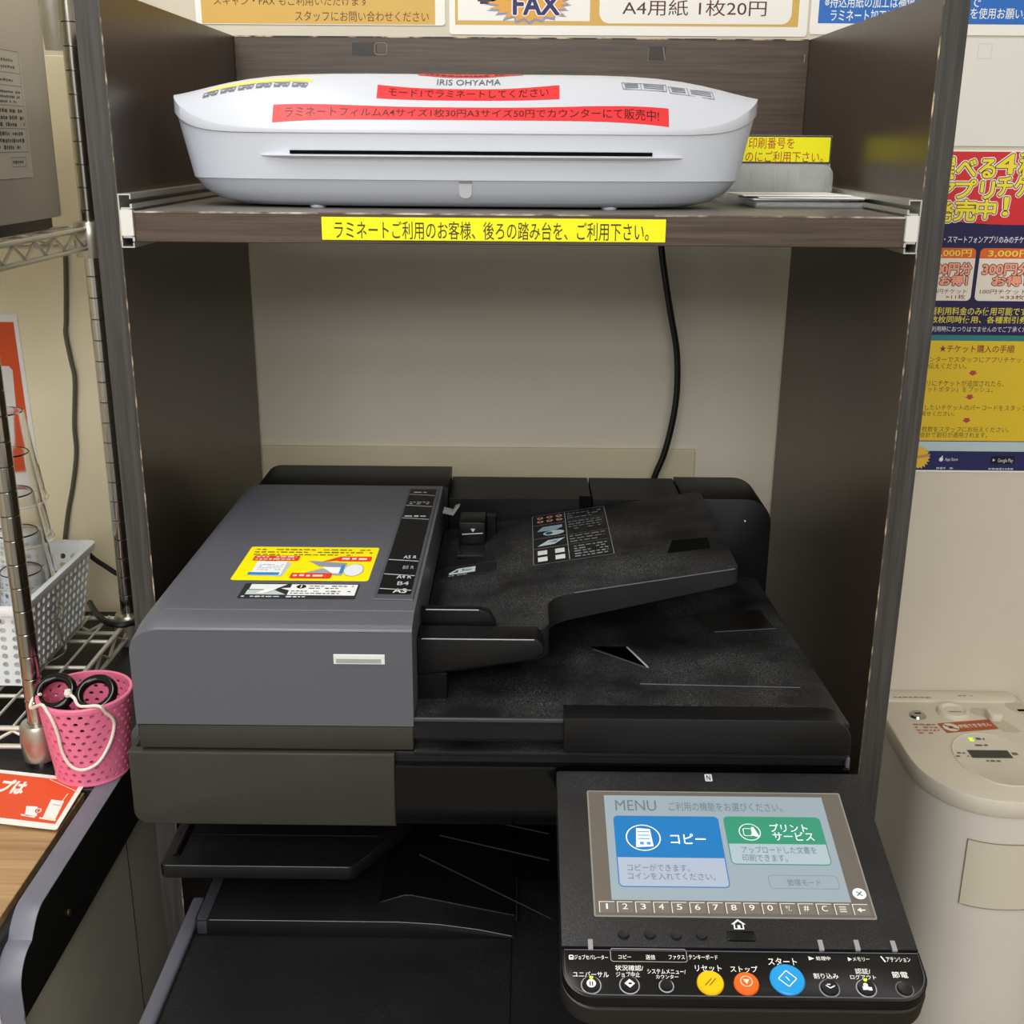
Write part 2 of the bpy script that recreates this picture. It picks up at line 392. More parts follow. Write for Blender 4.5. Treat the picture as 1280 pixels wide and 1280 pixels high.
# pull-out shelf on two drawer slides
shelf = MB(WENGE_H); shelf.box(-0.3375, 0.0005, 1.315, 0.3375, 0.46, 1.341, 0.0006, 1)
shelf = shelf.build('shelf', cab)
MB(mat('grey_shelf_foil', '#6a6662', 0.4, noise=0.12, nscale=40)).box(-0.337, 0.0012, 1.3409, 0.337, 0.459, 1.3413).build('shelf_top_foil', shelf, smooth=0)
MB(worn('worn_top_edge', '#5b4a3c', '#c7bfb2', 0.44, 0.6, (30, 60, 60))).box(-0.3372, -0.0002, 1.3400, 0.3372, 0.0012, 1.3415).build('worn_edge', shelf, smooth=0)
for sx in (-1, 1):
    q = lambda p: [(0.3498*sx - sx*a, z) for a, z in p]
    t = 0.0012
    outer = [(0, 1.310), (0.0115, 1.310), (0.0115, 1.3145), (0.0115-t, 1.3145), (0.0115-t, 1.310+t), (t, 1.310+t), (t, 1.356-t), (0.0115-t, 1.356-t), (0.0115-t, 1.3515), (0.0115, 1.3515), (0.0115, 1.356), (0, 1.356)]
    MB(ZINC).prism(q(outer), 'y', -0.001, 0.46).build('slide_rail', cab, smooth=0)
    inner = [(0.0025, 1.3445), (0.0105, 1.3445), (0.0105, 1.3475), (0.0125, 1.3475), (0.0125, 1.3435), (0.0085, 1.3425), (0.0085, 1.3205), (0.0125, 1.3195), (0.0125, 1.3155), (0.0105, 1.3155), (0.0105, 1.3185), (0.0025, 1.3185)]
    MB(ZINC).prism(q(inner), 'y', -0.002, 0.45).build('slide_runner', cab, smooth=0)
    pl = [(0.0018, 1.3205), (0.0122, 1.3205), (0.0122, 1.3425), (0.0018, 1.3425)]
    pp = MB(mat('slide_end', '#d9d9d4', 0.45, 0.2)).prism(q(pl), 'y', -0.003, 0.004).build('slide_end_plate', cab, smooth=0)
YEL = '#f2ec0e'
s = Sheet((0, -0.0001, 0), X, Z)
s.board(-0.1727, 1.3182, 0.1288, 1.3378, YEL, 0.0002, 0.0005)
s.text('ラミネートご利用のお客様、後ろの踏み台を、ご利用下さい。', -0.1617, 1.3191, 0.1141, 1.3348, '#3c3a12', 1, 0.004)
tag(s.build('label_tape', shelf), 'yellow label tape with dark printed writing')

# ---------------------------------------------------------------- laminator
LC, LY, LA, LB = -0.0515, 0.130, 0.2755, 0.080
lam = thing('laminator', 'white boat-shaped laminating machine with red label tapes on the shelf', 'laminator', (LC, LY, 1.3413))
def rim(n, a, b, N=3.0, seg=200):
    out = []
    for i in range(seg):
        th = 2*PI*i/seg; c, si = math.cos(th), math.sin(th)
        out.append((LC+a*math.copysign(abs(c)**(2/N), c), LY+b*math.copysign(abs(si)**(2/N), si)))
    return out
def zpart(x): return 1.4110+0.021*min(1.0, abs((x-LC)/LA))**14
ZC = 1.4615
def zdome(x, y):
    xr_ = (abs(x-LC)/LA)**3; yr_ = (abs(y-LY)/LB)**3; R = max(xr_+yr_, 1e-12)
    k = 0.67*(yr_/R)+2.2*(xr_/R)
    tx = (xr_/R)**0.3333
    zp = 1.4110+0.031*tx**10*min(1, R)
    return ZC-(ZC-zp)*R**k
rings = []
R0 = rim(0, LA, LB)
for f in (1.0, 0.995, 0.985, 0.96, 0.92, 0.87, 0.81, 0.74, 0.66, 0.57, 0.47, 0.36, 0.25, 0.13, 0.03):
    rings.append([(LC+(x-LC)*f, LY+(y-LY)*f, zdome(LC+(x-LC)*f, LY+(y-LY)*f)) for x, y in R0])
lid_rings = [[(LC+(x-LC)*0.995, LY+(y-LY)*0.985, zpart(x)-0.0035) for x, y in R0], [(x, y, zpart(x)-0.0028) for x, y in R0]]+rings
lid = MB(mat('white_plastic_lid', '#bcc0c9', 0.4)).loft(lid_rings).build('lid', lam, smooth=50)
def bodyf(t):   # t 0 at the parting line, 1 at the base line
    return LA*(0.994-0.046*t), LB*(0.985-0.09*t)
body = []
for t in (0.0, 0.15, 0.4, 0.7, 0.93, 1.0):
    a, b = bodyf(t); r = rim(0, a, b)
    body.append([(x, y, (zpart(x2)-0.0032)*(1-t)+1.3675*t) for (x, y), (x2, _) in zip(r, R0)])
MB(WHITE_B).loft(body[::-1]).build('body', lam, smooth=50)
base = []
for t, da, db in ((0, 0.0015, 0.001), (0.1, 0.003, 0.002), (0.45, 0.010, 0.005), (0.8, 0.024, 0.010), (1.0, 0.045, 0.017)):
    a, b = bodyf(1.0); r = rim(0, a-da, b-db)
    base.append([(x, y, 1.3675-0.0240*t) for x, y in r])
bs = MB(mat('white_plastic_base', '#b4bac5', 0.5)).loft(base[::-1]).build('base', lam, smooth=50)
for fx, fy in ((-0.19, 0.088), (0.085, 0.088), (-0.19, 0.17), (0.085, 0.17)):
    MB(WHITE_B).lathe([(0.007, 0.0), (0.008, 0.002), (0.008, 0.006)], (fx, fy, 1.3413), 16, close=True).build('foot', lam)
def yfront(x, z, off=0.0):
    t = (zpart(x)-0.0042-z)/(zpart(x)-0.0042-1.3675); a, b = bodyf(max(0, min(1, t)))
    q = max(0.0, 1-(abs(x-LC)/a)**3)
    return LY-b*q**0.3333-off
xs = [-0.209+i*(0.330/40) for i in range(41)]
mb = MB(VOID)
for z0, z1 in ((1.3897, 1.3930),):
    for a, b in zip(xs, xs[1:]):
        mb.poly([(a, yfront(a, z0, 0.0006), z0), (b, yfront(b, z0, 0.0006), z0), (b, yfront(b, z1, 0.0006), z1), (a, yfront(a, z1, 0.0006), z1)])
mb.build('feed_slot', lam, smooth=0)
xs = [-0.236+i*(0.385/60) for i in range(61)]
mb = MB(WHITE); rr = []
for x in xs:
    e = min(1.0, min(x+0.236, 0.149-x)/0.035); d = 0.001+0.0075*max(0.0, e)**0.7
    y0 = yfront(x, 1.388)
    rr.append([(x, y0+0.006, 1.3893), (x, y0-d, 1.3891), (x, y0-d, 1.3882), (x, y0+0.006, 1.3840)])
mb.loft(rr); mb.build('feed_ledge', lam, smooth=0, recalc=True)
# release notch in the middle of the base, little screw hollow on the left
n0, m0, n1, m1 = -0.0553, 1.3514, -0.0435, 1.3663
BASE2 = mat('white_plastic_notch', '#d3d5da', 0.45)
def ybase(z): return LY-LB*0.895+0.0015+(1.3675-z)/0.0225*0.010
u = rrect(n0, m0, n1, m1, 0.0055, 5, 'ab')
nb = MB(BASE2)
A = [nb.bm.verts.new((x, ybase(z)-0.0022, z)) for x, z in u]; nb.bm.faces.new(A)
B = [nb.bm.verts.new((x, ybase(z)+0.004, z)) for x, z in u]
for i in range(len(A)): nb.bm.faces.new((A[i], A[(i+1) % len(A)], B[(i+1) % len(A)], B[i]))
nb = nb.build('release_tab', lam, smooth=0, recalc=True)
MB(mat('notch_shadow_paint', '#6f7176', 0.6)).box(n0, ybase(m1)-0.0026, m1-0.0012, n1, ybase(m1)+0.002, m1+0.0004).build('tab_shadow', nb, smooth=0)  # grey strip paints the shadow above the release tab
for hx in (-0.2145, 0.103):
    MB(BASE2).lathe([(0.0, 0.0), (0.004, 0.001), (0.0045, 0.004)], (hx, 0.083, 1.3535), 14).build('screw_cap', lam)

RED = '#cf3035'
def dome(x, y, k): return Vector((x, y, zdome(x, y)+0.00035+k))
def rec(x): return LB*(1-max(0.0, 1-(abs(x-LC)/LA)**3)**0.3333)
def tape(x0, y0, x1, y1, body, tx0, tx1, ty0, ty1, bend=0.6, rows=5):
    fb = lambda x, y, k: dome(x, y+bend*rec(x), k)
    s = Sheet((0, 0, 0), X, Y, 0.00025, fb)
    N = 48; m = ink(RED, 0.45)
    g = [[s.mb.bm.verts.new(fb(x0+(x1-x0)*i/N, y0+(y1-y0)*j/rows, 0)) for i in range(N+1)] for j in range(rows+1)]
    fs = [s.mb.bm.faces.new((g[j][i], g[j][i+1], g[j+1][i+1], g[j+1][i])) for j in range(rows) for i in range(N)]
    s.mb._setm(fs, m)
    if body: s.text(body, tx0, ty0, tx1, ty1, '#4a0d10', 1, 0.003)
    return tag(s.build('label_tape', lid), 'red label tape with dark printed writing')
tape(-0.224, 0.0570, 0.135, 0.0672, 'ラミネートフィルムA4サイズ1枚30円A3サイズ50円でカウンターにて販売中!', -0.213, 0.126, 0.0590, 0.0655, 0.45)
tape(-0.1305, 0.0738, 0.036, 0.0868, 'モード1でラミネートしてください', -0.120, 0.026, 0.0762, 0.0848, 0.3)
tape(-0.0955, 0.1085, 0.003, 0.1270, '', 0, 0, 0, 0, 0.3)
s = Sheet((0, 0, 0), X, Y, 0.0002, dome)
s.scribble(-0.088, 0.110, -0.005, 0.116, '#7a1a1d', 2, 1, 0.8)
s.text('IRIS OHYAMA', (-0.0767, 0.0931)[0], (-0.0479, 0.0920)[1], (-0.0178, 0.0933)[0], (-0.0484, 0.1023)[1], '#55585e', 1)
# pictogram strip on the left with its yellow heading, and the printed table on the right
A0, A1 = Vector((-0.2934, 0.0944)), Vector((-0.1920, 0.0851)); B0, B1 = Vector((-0.2940, 0.0899)), Vector((-0.1930, 0.0816))
def strip(a, b): return (A0*(1-a)+A1*a)*(1-b)+(B0*(1-a)+B1*a)*b
Y0, Y1 = Vector((-0.2906, 0.0955)), Vector((-0.1907, 0.0869)); Y2, Y3 = Vector((-0.1906, 0.0912)), Vector((-0.2843, 0.1009))
for i in range(12):
    p0, p1 = i/12, (i+1)/12
    s.poly([Y0.lerp(Y1, p0), Y0.lerp(Y1, p1), Y3.lerp(Y2, p1), Y3.lerp(Y2, p0)], '#e6d467', 0)
def quadline(p, q, w=0.0007): s.line(p, q, w, '#6d737c', 1)
for i in range(6):
    a, b = i/6+0.01, (i+0.86)/6
    c = [strip(a, 0.0), strip(b, 0.0), strip(b, 0.7), strip(a, 0.7)]
    for j in range(4): quadline(c[j], c[(j+1) % 4], 0.0008)
    quadline(strip(a+0.03, 0.55), strip(a+0.09, 0.15)); quadline(strip(a+0.09, 0.55), strip(a+0.11, 0.2))
    quadline(strip(a, 1.0), strip(a+0.06, 1.0), 0.0012); quadline(strip(a+0.08, 1.0), strip(b, 1.0), 0.0012)
for q in (((0.0930, 0.0883), (0.1337, 0.0911), (0.1338, 0.0836), (0.0941, 0.0816)), ((0.1357, 0.0893), (0.1774, 0.0962), (0.1786, 0.0877), (0.1374, 0.0828))):
    q = [Vector(p) for p in q]; 
    for j in range(4): quadline(q[j], q[(j+1) % 4], 0.0006)
    m0, m1 = q[0].lerp(q[1], 0.42), q[3].lerp(q[2], 0.42); quadline(m0, m1, 0.0006)
    for t in (0.25, 0.5, 0.75):
        l0, l1 = q[0].lerp(q[3], t), q[1].lerp(q[2], t); quadline(l0.lerp(l1, 0.05), l0.lerp(l1, 0.36), 0.0009); quadline(l0.lerp(l1, 0.48), l0.lerp(l1, 0.95), 0.0008)
s.build('printed_marks', lid)

# ---------------------------------------------------------------- beside the laminator
hold = thing('sign_holder', 'clear acrylic pocket holding a yellow notice, behind the white laminator', 'sign holder', (0.27, 0.255, 1.3413))
mb = MB(CLEAR2)
x0, x1 = 0.215, 0.3315
prof = rrect(x0, 1.3413, x1, 1.3815, 0.012, 5, 'cd')
mb.prism(prof, 'y', 0.235, 0.2375); mb.prism(prof, 'y', 0.272, 0.2745)
for px_ in (x0, 0.2435, 0.270, 0.2835, 0.3235): mb.box(px_, 0.2376, 1.3418, px_+0.002, 0.2719, 1.3745)
mb.box(x0+0.003, 0.2378, 1.3415, x1-0.003, 0.2718, 1.3432)
mb.build('pocket', hold, smooth=0)
s = Sheet((0, 0.2455, 0), X, Z)
s.board(0.155, 1.3836, 0.3285, 1.4085, '#f0ea0a', 0.0012, 0.001)
s.text('印刷番号を', 0.2422, 1.3967, 0.2904, 1.4079, '#b5431a', 1, 0.004)
s.text('ものにご利用下さい。', 0.2296, 1.3829, 0.3220, 1.3943, '#b5431a', 1, 0.004)
s.ring(0.153, 1.3822, 0.3300, 1.4100, 0.0014, '#3a3a30', 0, 0.001)
tag(s.build('notice_card', hold), 'yellow notice card with red printed writing')
mb = MB(CLEAR2); mb.box(0.150, 0.2468, 1.3434, 0.3305, 0.2480, 1.4105); mb.build('back_plate', hold, smooth=0)

for i, (dx, dy, rz) in enumerate(((0.0, 0.0, 0.03), (0.008, -0.006, -0.05), (-0.012, 0.008, 0.10))):
    mb = MB(mat('white_paper', '#f1f1f0', 0.7)); mb.box(-0.055, -0.037, 0, 0.055, 0.037, 0.0011)
    for v in mb.bm.verts: v.co.z += 0.0012*math.sin((v.co.x)*30)**2
    o = mb.build('paper_slip', smooth=0)
    o.location = (0.285+dx, 0.180+dy, 1.3475+0.0017*i); o.rotation_euler = (0, 0, rz)
    tag(o, ('white paper slip lying lowest in the pile beside the laminator', 'white paper slip in the middle of the pile beside the laminator', 'white paper slip lying topmost in the pile beside the laminator')[i], 'paper', 'paper slips beside the laminator')
tr = MB(CLEAR2); tr.box(0.232, 0.136, 1.3413, 0.344, 0.225, 1.3432, 0.0008, 2)
for a in ((0.232, 0.136, 0.344, 0.138), (0.232, 0.223, 0.344, 0.225), (0.232, 0.138, 0.234, 0.223), (0.342, 0.138, 0.344, 0.223)): tr.box(a[0], a[1], 1.3432, a[2], a[3], 1.3470)
tag(tr.build('slip_tray', base=(0.288, 0.18, 1.3413), smooth=0), 'flat clear plastic tray under the white paper slips on the shelf', 'tray')

# power cord hanging behind the copier
pts = [(0.1793, 1.2848), (0.1837, 1.2550), (0.1958, 1.1941), (0.2067, 1.1423), (0.2094, 1.0893), (0.2052, 1.0460), (0.1965, 1.0041), (0.1851, 0.9716), (0.1742, 0.9227), (0.1659, 0.8294)]
def smoothpath(P, n=6):
    P = [Vector(p) for p in P]; out = []
    for i in range(len(P)-1):
        p0, p1, p2, p3 = P[max(i-1, 0)], P[i], P[i+1], P[min(i+2, len(P)-1)]
        for k in range(n):
            t = k/n
            out.append(0.5*((2*p1)+(p2-p0)*t+(2*p0-5*p1+4*p2-p3)*t*t+(3*p1-p0-3*p2+p3)*t**3))
    out.append(P[-1]); return out
tag(MB(RUBBER).tube(smoothpath([(x, 0.462, z) for x, z in pts]), 0.0042, 10).build('power_cord', base=(pts[-1][0], 0.462, pts[-1][1])), 'black power cord hanging down from the shelf behind the copier', 'cord')

# ---------------------------------------------------------------- posters on the wall
def poster(label, x0, z0, x1, z1, col='#f0efe9', t=0.0006):
    s = Sheet((0, 0.4938, 0), X, Z); s.board(x0, z0, x1, z1, col, t, 0.004); s.label = label; s.b = (x0, z0, x1, z1); return s
def done(s, cat='poster', group=None):
    o = s.build('poster', None, ((s.b[0]+s.b[2])/2, 0.4944, s.b[1])); return tag(o, s.label, cat, group)
zt = 1.535
s = poster('gold notice poster on the wall above the left end of the cabinet', -0.400, 1.5375, -0.0935, 1.755)
s.rect((-0.3927, 1.5366)[0], (-0.2477, 1.5384)[1], (-0.1059, 1.5375)[0], 1.74, '#d5ad5a', 1)
s.text('スキャン・FAX もご利用いただけます', -0.3769, 1.5590, -0.1878, 1.5698, '#5b3c1e', 2)
s.text('スタッフにお問い合わせください', -0.2778, 1.5415, -0.1137, 1.5533, '#5b3c1e', 2)
done(s)
s = poster('white poster with gold border and fax burst, middle of the wall above the cabinet', -0.0885, 1.5275, 0.3505, 1.83)
a, b = -0.0813, 1.5386; c, d = 0.3390, 1.5376
s.rect(a, b, c, 1.81, '#d5ad5a', 1)
s.rect(-0.0781, 1.5436, 0.0838, 1.6028, '#f0efe9', 2)
s.rect(0.0953, 1.5413, 0.3304, 1.6216, '#f0efe9', 2, 0.012, 'ab')
s.text('A4用紙　1枚20円'.replace('　', ' '), 0.1233, 1.5504, 0.2991, 1.5684, '#5a2a2a', 3)
cx, cz = 0.0098, 1.5636
pts = []
rr = random.Random(3)
for i in range(40):
    a_ = 2*PI*i/40; k_ = (1.0 if i % 2 == 0 else 0.78)*rr.uniform(0.9, 1.05); pts.append((cx+0.052*k_*math.cos(a_), cz+0.021*k_*math.sin(a_)))
s.poly([(cx+(p[0]-cx)*1.06, cz-0.002+(p[1]-cz)*1.06) for p in pts], '#8d94b5', 3); s.poly(pts, '#e2a548', 4)
s.outline('FAX', -0.0097, 1.5510, 0.0460, 1.5726, 0.0024, '#f4f2ec', 5); s.outline('FAX', -0.0097, 1.5510, 0.0460, 1.5726, 0.0010, '#2c2c66', 7)
s.rect(-0.0537, 1.5651, -0.0215, 1.5794, '#3d3d44', 3); s.rect(-0.0508, 1.5623, -0.0391, 1.5650, '#2c2c30', 3)
done(s)
s = poster('blue and white laminating notice above the right end of the cabinet', 0.3535, 1.5305, 0.785, 1.83)
s.rect((0.3631, 1.5423)[0], (0.4882, 1.5431)[1], 0.770, 1.80, '#2f6fc4', 1)
s.text('※持込用紙の加工は補償', 0.3697, 1.5607, 0.4796, 1.5742, '#eef2f6', 2, 0.005)
s.text('で', 0.5467, 1.5624, 0.5593, 1.5732, '#eef2f6', 2, 0.005)
s.text('ラミネート加工は', 0.3779, 1.5453, 0.4559, 1.5589, '#eef2f6', 2, 0.005)
s.text('を使用お願い致', 0.5483, 1.5491, 0.6233, 1.5617, '#eef2f6', 2, 0.005)
done(s)
s = poster('blank white sheet on the wall above the app ticket poster, with a faint square mark', 0.5450, 1.4010, 0.850, 1.5275, '#e3e1da', 0.0004)
s.ring(0.5626, 1.5034, 0.5803, 1.5217, 0.0012, '#d8d5cc', 1)
done(s, 'sheet')
# app ticket poster
px0, pz0 = 0.4035, 0.9745
s = poster('tall red, blue and yellow app ticket poster on the wall right of the cabinet', 0.5310, 0.9745, 0.8290, 1.3965)
s.rect(0.5345, 0.9770, 0.8255, 1.3945, '#241f4d', 1)
pw = [(0.5345, (0.5459, 1.3083)[1])]
for i in range(13):
    x = 0.5345+0.291*i/12; pw.append((x, (0.5974, 1.3067)[1]+0.004-0.006*math.sin(i/12*PI*1.4)))
pw += [(0.8255, 1.3945), (0.5345, 1.3945)]
s.poly(pw, '#cf2f36', 3)
for body, bx in (('選', (0.5238, 1.3607, 0.5511, 1.3869)), ('べる', (0.5542, 1.3629, 0.6027, 1.3853)), ('4', (0.6040, 1.3681, 0.6283, 1.3914)), ('種', (0.6325, 1.3635, 0.6607, 1.3945)),
                 ('ア', (0.5332, 1.3352, 0.5536, 1.3558)), ('プリ', (0.5553, 1.3374, 0.6041, 1.3600)), ('チケット', (0.6078, 1.3399, 0.6931, 1.3644)),
                 ('発', (0.5239, 1.3083, 0.5556, 1.3331)), ('売', (0.5575, 1.3095, 0.5841, 1.3353)), ('中', (0.5849, 1.3127, 0.6094, 1.3355)), ('！', (0.6192, 1.3169, 0.6253, 1.3387))):
    s.outline(body, *bx, 0.0031, '#f3efe8', 4); s.outline(body, *bx, 0.0018, '#3a2c14', 6); s.outline(body, *bx, 0.0008, '#f1dc3c', 8)
s.text('・スマートフォンアプリのみのチケット', 0.5486, 1.2816, 0.6639, 1.2907, '#e8e6ee', 3, 0.006)
for cx0, cx1, head, b1, b2, c1, c2 in ((1158, 1219, '1,000円', '100円分', 'お得！', '100円チケット', '×11枚'), (1224, 1296, '3,000円', '300円分', 'お得！', '100円チケット', '×33枚')):
    x0 = {1158: (0.5328, 1.2444)[0], 1224: (0.5972, 1.2449)[0]}[cx0]; x1 = {1219: (0.5920, 1.2449)[0], 1296: (0.6709, 1.2455)[0]}[cx1]
    zt_, zm, zb = (0.5912, 1.2754)[1], (0.5929, 1.2622)[1], (0.5999, 1.2077)[1]
    s.rect(x0, zb, x1, zm, '#e9e2d6', 3, 0.006, 'ab'); s.rect(x0, zm, x1, zt_, '#d9692f', 3, 0.006, 'cd')
    w = x1-x0
    s.text(head, x0+w*0.14, zm+0.0015, x1-w*0.10, zt_-0.002, '#f4d95c', 4, 0.01)
    for t_, q in ((b1, (x0+w*0.08, zb+0.0335, x1-w*0.06, zm-0.006)), (b2, (x0+w*0.28, zb+0.0200, x1-w*0.12, zb+0.0320))):
        s.outline(t_, *q, 0.0016, '#5a1e18', 4); s.outline(t_, *q, 0.0007, '#f0a58c', 6)
    s.text(c1, x0+w*0.08, zb+0.0090, x1-w*0.10, zb+0.0150, '#7a3a2a', 4, 0.006); s.text(c2, x0+w*0.45, zb+0.0020, x1-w*0.12, zb+0.0080, '#7a3a2a', 4, 0.006)
s.text('各種利用料金のみ使用可能です', 0.5303, 1.1889, 0.6688, 1.1994, '#e7d948', 3, 0.008)
s.text('複数枚同時使用、各種割引券', 0.5315, 1.1784, 0.6703, 1.1878, '#e7d948', 3, 0.008)
s.text('※利用時におつりはでませんのでご了承ください', 0.5414, 1.1669, 0.6848, 1.1743, '#dcdae6', 3, 0.004)
s.rect(0.5345, (0.6067, 1.1551)[1], 0.8255, (0.6057, 1.1626)[1], '#2d7f84', 3)
s.rect(0.5345, (0.6188, 1.0187)[1], 0.8255, (0.6067, 1.1551)[1], '#e0c02f', 3)
s.text('★チケット購入の手順', 0.5593, 1.1392, 0.6589, 1.1498, '#8c2f2f', 4, 0.008)
BR = '#5b4630'
s.text('カウンターでスタッフにアプリチケットを', 0.5312, 1.1263, 0.6864, 1.1338, BR, 4)
s.text('お伝えください。', 0.5397, 1.1173, 0.5982, 1.1249, BR, 4)
s.text('アプリにチケットが追加されたら、', 0.5316, 1.0937, 0.6514, 1.1023, BR, 4)
s.text('「チケットボタン」をプッシュ。', 0.5304, 1.0859, 0.6375, 1.0936, BR, 4)
s.text('使用したいチケットのバーコードをスタッフに', 0.5322, 1.0609, 0.6936, 1.0687, BR, 4)
s.text('お見せください。', 0.5385, 1.0528, 0.5903, 1.0594, BR, 4)
s.text('枚数をスタッフにお伝えください。', 0.5485, 1.0309, 0.6665, 1.0387, BR, 4)
s.text('会計で割引が適用されます。', 0.5472, 1.0230, 0.6383, 1.0308, BR, 4)
for q in ((0.6079, 1.1123), (0.6078, 1.0796), (0.6076, 1.0476)):
    s.poly([(q[0]-0.0035, q[1]+0.003), (q[0]+0.0035, q[1]+0.003), (q[0]+0.0035, q[1]), (q[0]+0.0065, q[1]), (q[0], q[1]-0.004), (q[0]-0.0065, q[1]), (q[0]-0.0035, q[1])], '#b0424c', 4)
s.rect(0.5345, (0.6207, 1.0041)[1], 0.8255, (0.6190, 1.0176)[1], '#b9ccd2', 3)
s.rect(0.5345, 0.9785, 0.8255, (0.6208, 1.0030)[1], '#23285e', 3)
cx, cz = 0.5476, 0.9944
pts = []
for i in range(44):
    a_ = 2*PI*i/44; k_ = 1.0 if i % 2 == 0 else 0.78; pts.append((cx+0.0175*k_*math.cos(a_), max(0.979, cz+0.0175*k_*math.sin(a_))))
s.poly(pts, '#e2bd3c', 5)
s.poly([(cx-0.012, cz-0.003), (cx+0.016, cz+0.002), (cx+0.016, cz+0.006), (cx-0.012, cz+0.001)], '#c98a6a', 6)
s.disc((0.5797, 0.9913)[0], (0.5796, 0.9924)[1], 0.0028, 0.0030, '#e8ebf0', 5, 14)
s.disc((0.5808, 0.9958)[0], (0.5802, 0.9963)[1], 0.0009, 0.0013, '#e8ebf0', 5, 10)
s.text('App Store', 0.5851, 0.9892, 0.6026, 0.9948, '#dfe3ea', 5)
s.rect(0.6474, 0.9864, 0.6801, 0.9977, '#10101c', 5, 0.001)
g0, g1 = 0.6517, 0.9920
s.poly([(g0-0.0016, g1+0.002), (g0+0.002, g1), (g0-0.0016, g1-0.002)], '#cfe0d8', 6)
s.text('Google Play', 0.6573, 0.9876, 0.6781, 0.9944, '#dfe3ea', 6)
s.scribble(*(0.5745, 0.9777, 0.6040, 0.9823), '#b9bdd0', 5, 1); s.scribble(*(0.6457, 0.9773, 0.6818, 0.9819), '#b9bdd0', 5, 1)
done(s)
# ---------------------------------------------------------------- the copier
pr = thing('copier', 'large black and grey multifunction copier with touch panel standing inside the cabinet', 'copier', (-0.02, 0.0, 0.0))
# lower machine body and its front tray top
MB(BLACKP).box(-0.285, -0.372, 0.012, 0.300, 0.28, 0.7325, 0.004, 2).build('lower_body', pr)
BLACKS = dusty('black_plastic_smooth', '#0d0e11', '#46484b', 0.28, 0.42, 30, 0.35)
lt = MB(BLACKS).box(-0.279, -0.368, 0.7320, -0.0006, -0.10, 0.7338, 0.0005, 1).build('front_cover_top', pr)
MB(BLACKS).box(0.0006, -0.368, 0.7320, 0.298, -0.10, 0.7338, 0.0005, 1).build('front_cover_top', pr)
mb = MB(mat('grey_edge_and_highlight', '#55565f', 0.35)); mb.box(-0.2945, -0.374, 0.722, -0.2815, -0.135, 0.7368, 0.003, 3); mb.build('side_edge', pr)
for i in range(4):
    MB(BLACKP).box(-0.27, -0.375, 0.03+i*0.15, 0.285, -0.370, 0.165+i*0.15, 0.003, 2).build('paper_drawer', pr)
# back column and dark cavity above the output trays
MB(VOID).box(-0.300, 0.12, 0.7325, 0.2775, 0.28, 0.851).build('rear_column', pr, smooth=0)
MB(BLACKP).box(0.115, -0.165, 0.7325, 0.2775, 0.13, 0.851, 0.003, 2).build('right_column', pr)
# inner output tray: flat on the left, curving down to the right
prof = [(-0.278, 0.7332), (-0.278, 0.7505), (-0.105, 0.7505), (-0.085, 0.7500), (-0.065, 0.7485), (-0.045, 0.7460), (-0.025, 0.7425), (-0.005, 0.7380), (0.004, 0.7350), (0.004, 0.7332)]
it = MB(BLACK).prism(prof, 'y', -0.187, 0.12, 0.0012, 2).build('output_tray', pr)
prof = [(-0.270, 0.7490), (-0.270, 0.7495), (-0.125, 0.7495), (-0.097, 0.7590), (-0.090, 0.7590), (0.0, 0.7400), (0.004, 0.736), (-0.1, 0.74)]
MB(BLACKP).prism([(-0.124, 0.7490), (-0.097, 0.7585), (-0.090, 0.7585), (0.002, 0.7385), (0.002, 0.7360), (-0.06, 0.742)], 'y', -0.160, 0.11, 0.0006, 1).build('paper_ramp', it)
MB(mat('tray_edge_plastic', '#2b2c32', 0.4)).box(-0.2782, -0.1872, 0.734, -0.266, 0.10, 0.7510, 0.0025, 2).build('tray_edge', it)
MB(mat('lip_highlight_paint', '#6a6c70', 0.4)).tube([(-0.265, -0.1868, 0.7503), (-0.100, -0.1868, 0.7503), (-0.065, -0.1868, 0.7484), (-0.03, -0.1868, 0.7435), (0.0, -0.1868, 0.7370)], 0.00028, 5).build('lip_highlight', it)  # thin pale tube paints the highlight along the tray lip
rb = MB(mat('rib_plastic', '#1a1a1c', 0.55, spec=0.2))
for (a, b) in (((-0.072, -0.060, 0.7548), (0.035, -0.085, 0.7450)), ((-0.074, -0.020, 0.7578), (0.035, -0.045, 0.7480)), ((-0.088, -0.100, 0.7600), (0.035, -0.158, 0.7340))):
    rb.tube([a, b], 0.0009, 6)
rb.box(0.0030, -0.163, 0.7335, 0.0045, -0.105, 0.7400)
rb.build('guide_rib', it, smooth=0)
# job separator tray
pl = [(-0.3155, -0.152), (-0.312, -0.156), (-0.1465, -0.156), (-0.142, -0.154), (-0.1135, -0.108), (-0.095, -0.075), (-0.085, 0.12), (-0.3155, 0.12)]
jt = MB(BLACKS).prism(pl, 'z', 0.7705, 0.7845, 0.0015, 2).build('separator_tray', pr)
MB(mat('lip_highlight_paint', '#6a6c70', 0.4)).tube([(-0.310, -0.1558, 0.7838), (-0.1465, -0.1558, 0.7838)], 0.00028, 5).build('lip_highlight', jt)  # separator lip's highlight, painted as a pale line
mb = MB(BLACKP); mb.tube([(-0.3040, -0.143, 0.7845), (-0.3030, 0.09, 0.7845)], 0.0035, 10); mb.build('tray_rib', jt)
MB(mat('rib_plastic', '#1a1a1c', 0.3)).box(-0.312, -0.1085, 0.7843, -0.125, -0.1070, 0.7853).build('tray_step', jt, smooth=0)
MB(BLACKP).box(-0.090, 0.0, 0.7340, -0.075, 0.12, 0.851, 0.002, 2).build('exit_post', pr)

